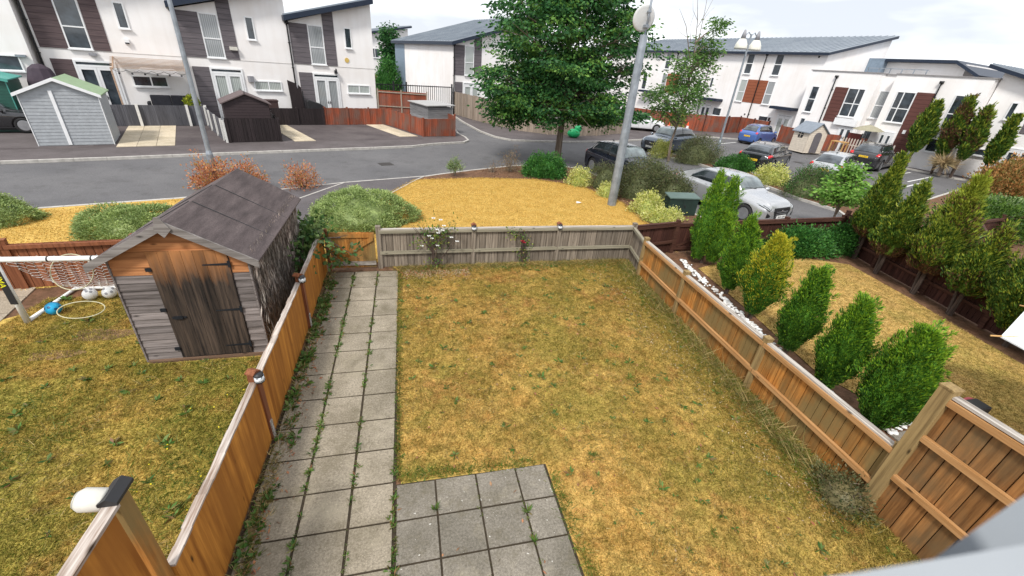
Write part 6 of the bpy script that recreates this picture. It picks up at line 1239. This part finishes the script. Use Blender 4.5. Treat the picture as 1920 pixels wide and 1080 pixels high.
climber('red rose on the weathered back fence between the two post lights', 2.68, 9.18, 0, 'rose_bush', 'rose', rr_, 10, .05, .055, .035, ROSEL, [[(0, 0, 0), (rng.normal(0, .04), 0, .4), (rng.normal(-.05, .14), 0, .9)] for _ in range(6)], [(-.06, -.1, .66), (-.02, -.1, .62)], plain('red_petal', (.35, .015, .03), .6), .055)
cc = [(rng.normal(-.30, .22), rng.normal(.0, .2), rng.uniform(.75, 1.35)) for _ in range(46)] + [(rng.normal(-.15, .1), rng.normal(-.5, .25), rng.uniform(.85, 1.1)) for _ in range(20)] + [(rng.uniform(-.05, .7), rng.normal(-.28, .06), rng.uniform(.35, .8)) for _ in range(10)] + [(-.25, -.55 - .12 * k, .85 - .05 * k) for k in range(6)]
climber('bramble climber spilling over the left fence and gate corner', -1.85, 9.05, 0, 'climbing_plant', 'climber', cc, 11, .075, .12, .075, leafmat('bramble_leaf', [(.03, .09, .025), (.07, .15, .04), (.13, .21, .06), (.09, .12, .06)], 5, .2), [[(-.3, 0, 0), (-.3, 0, .7), (-.2, 0, 1.2)], [(-.2, 0, .9), (.2, -.25, .85), (.75, -.3, .45)], [(-.2, 0, 1.0), (.1, -.3, .7), (.5, -.35, .25)], [(-.3, 0, .9), (-.25, -.5, 1.05), (-.2, -1.0, .9)], [(0, -.2, .9), (.3, -.3, .95), (.55, -.3, 1.0)]])

# ---- grass, weeds, pebbles, leaf litter (nobody could count these)
def stuff(o, name=None): o['kind'] = 'stuff'; return o
def inpoly(P, poly):
    x, y = P[:, 0], P[:, 1]; c = np.zeros(len(P), bool); n = len(poly)
    for i in range(n):
        (x0, y0), (x1, y1) = poly[i], poly[(i + 1) % n]; c ^= ((y0 > y) != (y1 > y)) & (x < (x1 - x0) * (y - y0) / ((y1 - y0) or 1e-9) + x0)
    return c
def sow(n, poly, dens=None):
    a = np.array(poly); lo, hi = a.min(0), a.max(0); P = rng.uniform(lo, hi, (n, 2)); P = P[inpoly(P, poly)]
    if dens is not None: P = P[rng.uniform(0, 1, len(P)) < dens(P)]
    return np.concatenate([P, np.full((len(P), 1), .01)], 1)
def fbm(P, s, ph=0.): return .5 + .25 * (np.sin(P[:, 0] * s * 1.7 + P[:, 1] * s + ph) * np.cos(P[:, 1] * s * 1.3 - P[:, 0] * s * .6 + ph * 2) + np.sin(P[:, 0] * s * 3.1 - P[:, 1] * s * 2.3 + ph * 3) * .7 + np.sin(P[:, 1] * s * 5.3 + P[:, 0] * s * 4.1 + ph) * .3)
def grass(name, P, ln, wd, mat, lie=.8, drop=None):
    n = len(P); a = rng.uniform(0, 6.283, n); el = rng.uniform(.15, 1.0, n); D = np.stack([np.cos(a) * lie, np.sin(a) * lie, el], 1)
    if callable(ln): L_ = ln(P) * rng.uniform(.6, 1.4, n)
    else: L_ = rng.uniform(.6, 1.4, n) * ln
    return stuff(quads(name, blades(P, D, L_, wd), mat))
LP = [(-.27, 3.36), (1.55, 3.34), (1.55, .9), (5.2, .9), (5.22, 4.2), (5.33, 6.5), (5.6, 9.2), (-.35, 9.15)]
grass('lawn_grass', sow(400000, LP), lambda P: .026 + .028 * np.clip(fbm(P, 1.3), 0, 1) + .04 * np.clip((P[:, 0] - 4.2), 0, 1), .0042, LAWN)
grass('lawn_green_tufts', sow(26000, LP, lambda P: np.clip(.02 + .30 * (fbm(P, 2.1, 3) > .66) + .25 * np.clip(P[:, 0] - 3.9, 0, 1.4) + .2 * (P[:, 1] > 7.6) * (P[:, 0] > 1.5), 0, 1)), .055, .0045, GRN, .9)
grass('lawn_straw_tufts', sow(60000, LP, lambda P: .10 + .5 * (fbm(P, 1.7, 7) > .6)), .065, .0048, DRYL, 1.5)
LL = [(-9.5, 1), (-1.95, 1), (-1.92, 8.8), (-2.2, 6.0), (-3.95, 6.0), (-4.1, 7.5), (-6.6, 7.3), (-9.5, 6.2)]
LLp = [(-9.5, 1), (-1.95, 1), (-1.92, 6.03), (-3.95, 6.03), (-4.2, 8.3), (-6.5, 8.3), (-6.6, 7.3), (-9.5, 6.2)]
grass('left_lawn_grass', sow(420000, LLp), lambda P: .03 + .035 * np.clip(fbm(P, .9, 2), 0, 1), .0038, LAWNL)
grass('left_long_grass', sow(60000, LLp, lambda P: np.clip((P[:, 0] + 3.6) * .45, 0, .7) + .5 * (fbm(P, .8, 1) > .62)), .11, .0045, GRN, 1.0)
grass('left_dry_grass', sow(30000, LLp, lambda P: .05 + .6 * (fbm(P, .7, 4) > .55)), .13, .004, DRYL, 1.6)
grass('right_lawn_grass', sow(150000, [(7.4, 8.6), (7.2, 6.5), (6.9, 4.4), (7.3, 3.2), (9, 1), (11.2, 1), (11.5, 4.1), (12.1, 6.7), (12.4, 8.5), (9, 9.1)]), .03, .005, LAWNR)
grass('golden_lawn_grass', sow(260000, GOLDPOLY), .028, .0045, GOLD)
grass('golden_strip_grass', sow(60000, [(-12, 12.5), (-7.1, 14.4), (-5.5, 15.0), (-4.2, 12.4), (-4.1, 9.6), (-12, 7)]), .035, .007, GOLD)
# rough long grass and dead stalks along the right fence, back fence and patio edge
def edge(n, pts, wdt, ln, w_, mat, name, lie=1.):
    pts = np.array(pts, float); seg = rng.integers(0, len(pts) - 1, n); u = rng.uniform(0, 1, (n, 1)); p = pts[seg] * (1 - u) + pts[seg + 1] * u; p = p + rng.normal(0, wdt, (n, 2)); P = np.concatenate([p, np.full((n, 1), .01)], 1); return grass(name, P, ln, w_, mat, lie)
RE = [(5.45, 9.0), (5.35, 8.3), (5.18, 6.5), (5.05, 4.2), (5.0, 3.0), (5.0, 2.0)]
edge(5200, RE, .10, .17, .0045, DRYL, 'fence_foot_grass'); edge(8000, RE, .18, .13, .005, GRN, 'fence_foot_green_grass'); edge(420, [(5.3, 7), (5.1, 4.5), (4.95, 2.2)], .10, .42, .0045, DRYL, 'dead_stalks', .8)
edge(4500, [(-.3, 9.1), (5.5, 9.15)], .09, .14, .004, DRYL, 'back_fence_grass'); edge(2600, [(-.3, 9.0), (5.4, 9.0)], .15, .09, .005, GRN, 'back_fence_green_grass')
edge(1800, [(-.27, 9), (-.27, 3.5)], .025, .06, .005, GRN, 'path_edge_grass'); edge(900, [(-.24, 3.45), (.5, 3.42), (1.4, 3.38)], .05, .06, .006, GRN, 'patio_edge_grass')
edge(2600, [(-1.74, 9), (-1.7, 4), (-1.65, 2)], .05, .10, .005, DRYL, 'left_fence_grass'); edge(500, [(1.56, 3.2), (1.6, 1.8)], .05, .08, .005, GRN, 'patio_side_grass')
# rosette weeds: broad leaves in slab joints, along the fence and in the lawn
def rosettes(name, C, per, Ln, W, mat, up=.5):
    C = np.asarray(C); c = np.repeat(C, per, 0); n = len(c); a = rng.uniform(0, 6.28, n); D = np.stack([np.cos(a), np.sin(a), rng.uniform(.15, 1.2, n) * up], 1); sc = np.repeat(rng.uniform(.5, 1.4, len(C)), per)
    return stuff(quads(name, leafquads(c + rng.normal(0, .008, (n, 3)) * [1, 1, .3], D, Ln * sc * rng.uniform(.7, 1.2, n), W * sc), mat))
WEED = leafmat('weed_leaf', [(.04, .11, .02), (.08, .17, .03), (.13, .19, .05), (.20, .10, .05)], 3, .2)
DEAD = leafmat('dead_leaf', [(.32, .12, .07), (.42, .20, .10), (.22, .10, .06), (.45, .33, .2)], 4, .1)
def jl(x, y0, y1, n, sx=.015):
    o = []
    while len(o) < n:
        y = rng.uniform(y0, y1); d_ = .5 + .5 * math.sin(y * 5.1 + x * 9) * math.sin(y * 2.3 + x * 4)
        if rng.uniform() < d_ ** 1.5 + .05: o.append((rng.normal(x, sx), y, .015))
    return o
rosettes('joint_weeds', jl(-1.262, 2.2, 8.8, 130) + jl(-.762, 4.2, 8.8, 44) + jl(-.755, 2, 4.2, 18) + jl(-.30, 1.8, 3.6, 26), 9, .055, .016, WEED, .9)
rosettes('joint_moss', jl(-1.262, 1.5, 8.9, 220, .018) + jl(-.762, 1.5, 8.9, 110, .006) + jl(.63, 1.5, 3.3, 24, .01) + jl(1.13, 1.5, 3.3, 40, .01) + jl(-.29, 1.5, 3.4, 40, .01), 10, .022, .008, leafmat('moss', [(.06, .09, .02), (.12, .14, .04), (.10, .07, .04)], 3, 0), 1.)
rosettes('fence_weeds', jl(-1.70, 5.6, 8.9, 130, .05) + jl(-1.68, 2.2, 5.6, 60, .05), 10, .085, .035, WEED, .8)
rosettes('patio_weeds', [(-.29, 2.28, .02), (-.30, 2.30, .02), (.63, 1.98, .02), (.64, 1.93, .02), (.16, 1.9, .02), (-.76, 1.95, .02), (1.13, 2.42, .02), (1.14, 2.75, .02), (.14, 2.95, .02)], 26, .09, .014, WEED, 1.6)
rosettes('lawn_weeds', [(*p[:2], .02) for p in sow(300, LP)], 10, .07, .022, WEED, .45)
rosettes('lawn_clumps', [(2.15, 3.35, .02), (2.2, 3.32, .02), (3.1, 2.1, .02), (3.12, 2.15, .02), (4.9, 7.0, .02), (4.8, 6.9, .02), (4.95, 7.15, .02), (4.1, 8.7, .02), (3.4, 4.7, .02), (2.0, 6.4, .02)], 26, .09, .010, GRN, 1.3)
rosettes('left_weeds', [(*p[:2], .03) for p in sow(260, LLp)], 9, .085, .03, WEED, .6)
n = 900; P = np.concatenate([np.stack([rng.normal(-1.6, .07, 300), rng.uniform(2, 8.8, 300), np.full(300, .03)], 1), np.stack([rng.uniform(-.3, 1.3, 420), rng.normal(8.85, .16, 420), np.full(420, .03)], 1), np.stack([rng.uniform(-.2, 5.3, 180), rng.uniform(1.2, 9, 180), np.full(180, .035)], 1)]); D = rng.normal(0, 1, (n, 3)); D[:, 2] *= .15
stuff(quads('leaf_litter', leafquads(P, D, rng.uniform(.03, .075, n), rng.uniform(.015, .03, n)), DEAD))
n = 2600; P = np.concatenate([np.stack([rng.uniform(-.2, 1.3, n // 2), 8.95 - np.abs(rng.normal(0, .22, n // 2)), np.full(n // 2, .03)], 1), np.stack([rng.uniform(4.2, 5.4, n // 2), rng.uniform(2, 9, n // 2), np.full(n // 2, .04)], 1)]); D = rng.normal(0, 1, (n, 3)); D[:, 2] *= .3
stuff(quads('dry_litter', leafquads(P, D, rng.uniform(.015, .035, n), rng.uniform(.008, .016, n)), leafmat('pale_litter', [(.5, .4, .3), (.3, .18, .1), (.6, .52, .42), (.2, .12, .06)], 3, 0)))
n = 26; P = np.stack([rng.uniform(-3.4, -2.2, n), rng.uniform(3.2, 5.2, n), rng.uniform(.07, .12, n)], 1); D = rng.normal(0, 1, (n, 3)); D[:, 2] *= .2
stuff(quads('yellow_flowers', leafquads(P, D, .022, .018), plain('yellow_petal', (.75, .62, .02), .6)))
n = 7000; P = np.stack([rng.uniform(3, 9.6, n), rng.uniform(12, 20.5, n), np.full(n, .015)], 1); bed = inpoly(P, [(1.2, 18.3), (5.4, 18.0), (7.3, 16.8), (8.1, 14.5), (7.9, 12.3), (8.6, 11.2), (10.4, 12.4), (8.4, 20.1), (5, 20.4)]); P = P[bed]; D = rng.normal(0, 1, P.shape); D[:, 2] *= .2
stuff(quads('bark_chips', leafquads(P, D, rng.uniform(.03, .09, len(P)), rng.uniform(.015, .035, len(P))), leafmat('bark_chip', [(.16, .08, .05), (.28, .16, .10), (.09, .05, .035), (.36, .22, .12)], 3, 0)))
# bare earth patches in the left lawn
def blob(name, x, y, rx, ry, mat, z=.03): sheet(name, [(x + rx * math.cos(a) * (1 + .2 * math.sin(3 * a + x)), y + ry * math.sin(a) * (1 + .2 * math.cos(2 * a + y))) for a in np.linspace(0, 6.28, 25)[:-1]], mat, z)
EARTH = drylawn('bare_earth', (.22, .14, .09), (.16, .10, .065), (.12, .1, .05), .6, (.16, .09, .06))
blob('bare_patch', -5.0, 6.95, .42, .20, EARTH, .018); blob('bare_patch', -5.35, 6.45, .35, .15, EARTH, .017)
# white pebbles edging the conifer bed
g = MB(); pth = [(7.21, 9.1), (7.07, 8.42), (7.01, 7.7), (6.9, 6.85), (6.82, 6.25), (6.74, 5.5), (6.58, 4.86), (6.5, 4.33), (6.55, 3.6)]
def peb(x, y, s):
    mt = Matrix.Translation((x, y, .02 + s * .4)) @ Matrix.Rotation(rng.uniform(0, 3), 4, 'Z') @ Matrix.Diagonal((s, s * rng.uniform(.6, .9), s * .55, 1)); g.lathe([(.01, -1), (.7, -.7), (1, 0), (.75, .68), (.01, 1)], 7, mt)
for _ in range(330):
    i = rng.integers(0, len(pth) - 1); u = rng.uniform(); peb(pth[i][0] * (1 - u) + pth[i + 1][0] * u + rng.normal(0, .05), pth[i][1] * (1 - u) + pth[i + 1][1] * u, rng.uniform(.025, .055))
for _ in range(170): u = rng.uniform(); peb(6.75 + 1.5 * u, 3.08 + .22 * u + rng.normal(0, .07), rng.uniform(.022, .05))
PEB = None
def _peb():
    b = NB('white_pebble'); return b.col(b.ramp(b.island(), [(0, (.42, .40, .38)), (.5, (.68, .67, .65)), (1, (.80, .80, .79))]), .8, 0, .3)
stuff(g.build('white_pebbles', M('white_pebble', _peb), None, True))

# ragged tufts where the golden lawn meets the bed and path
edge(9000, GOLDPOLY + [GOLDPOLY[0]], .07, .05, .006, GOLD, 'lawn_edge_tufts')
for x_, y_, an_ in ((-1.0, 20.6, .37), (13.2, 22.6, -.3), (26.5, 24.5, .4)):
    g = MB(); g.box(-.3, .3, -.3, .3, -.104, -.0955); o = struct('drain_cover', g, plain('cast_iron', (.05, .045, .042), .7, .3, .3, .3, 20, .6)); o.location = (x_, y_, 0); o.rotation_euler.z = an_
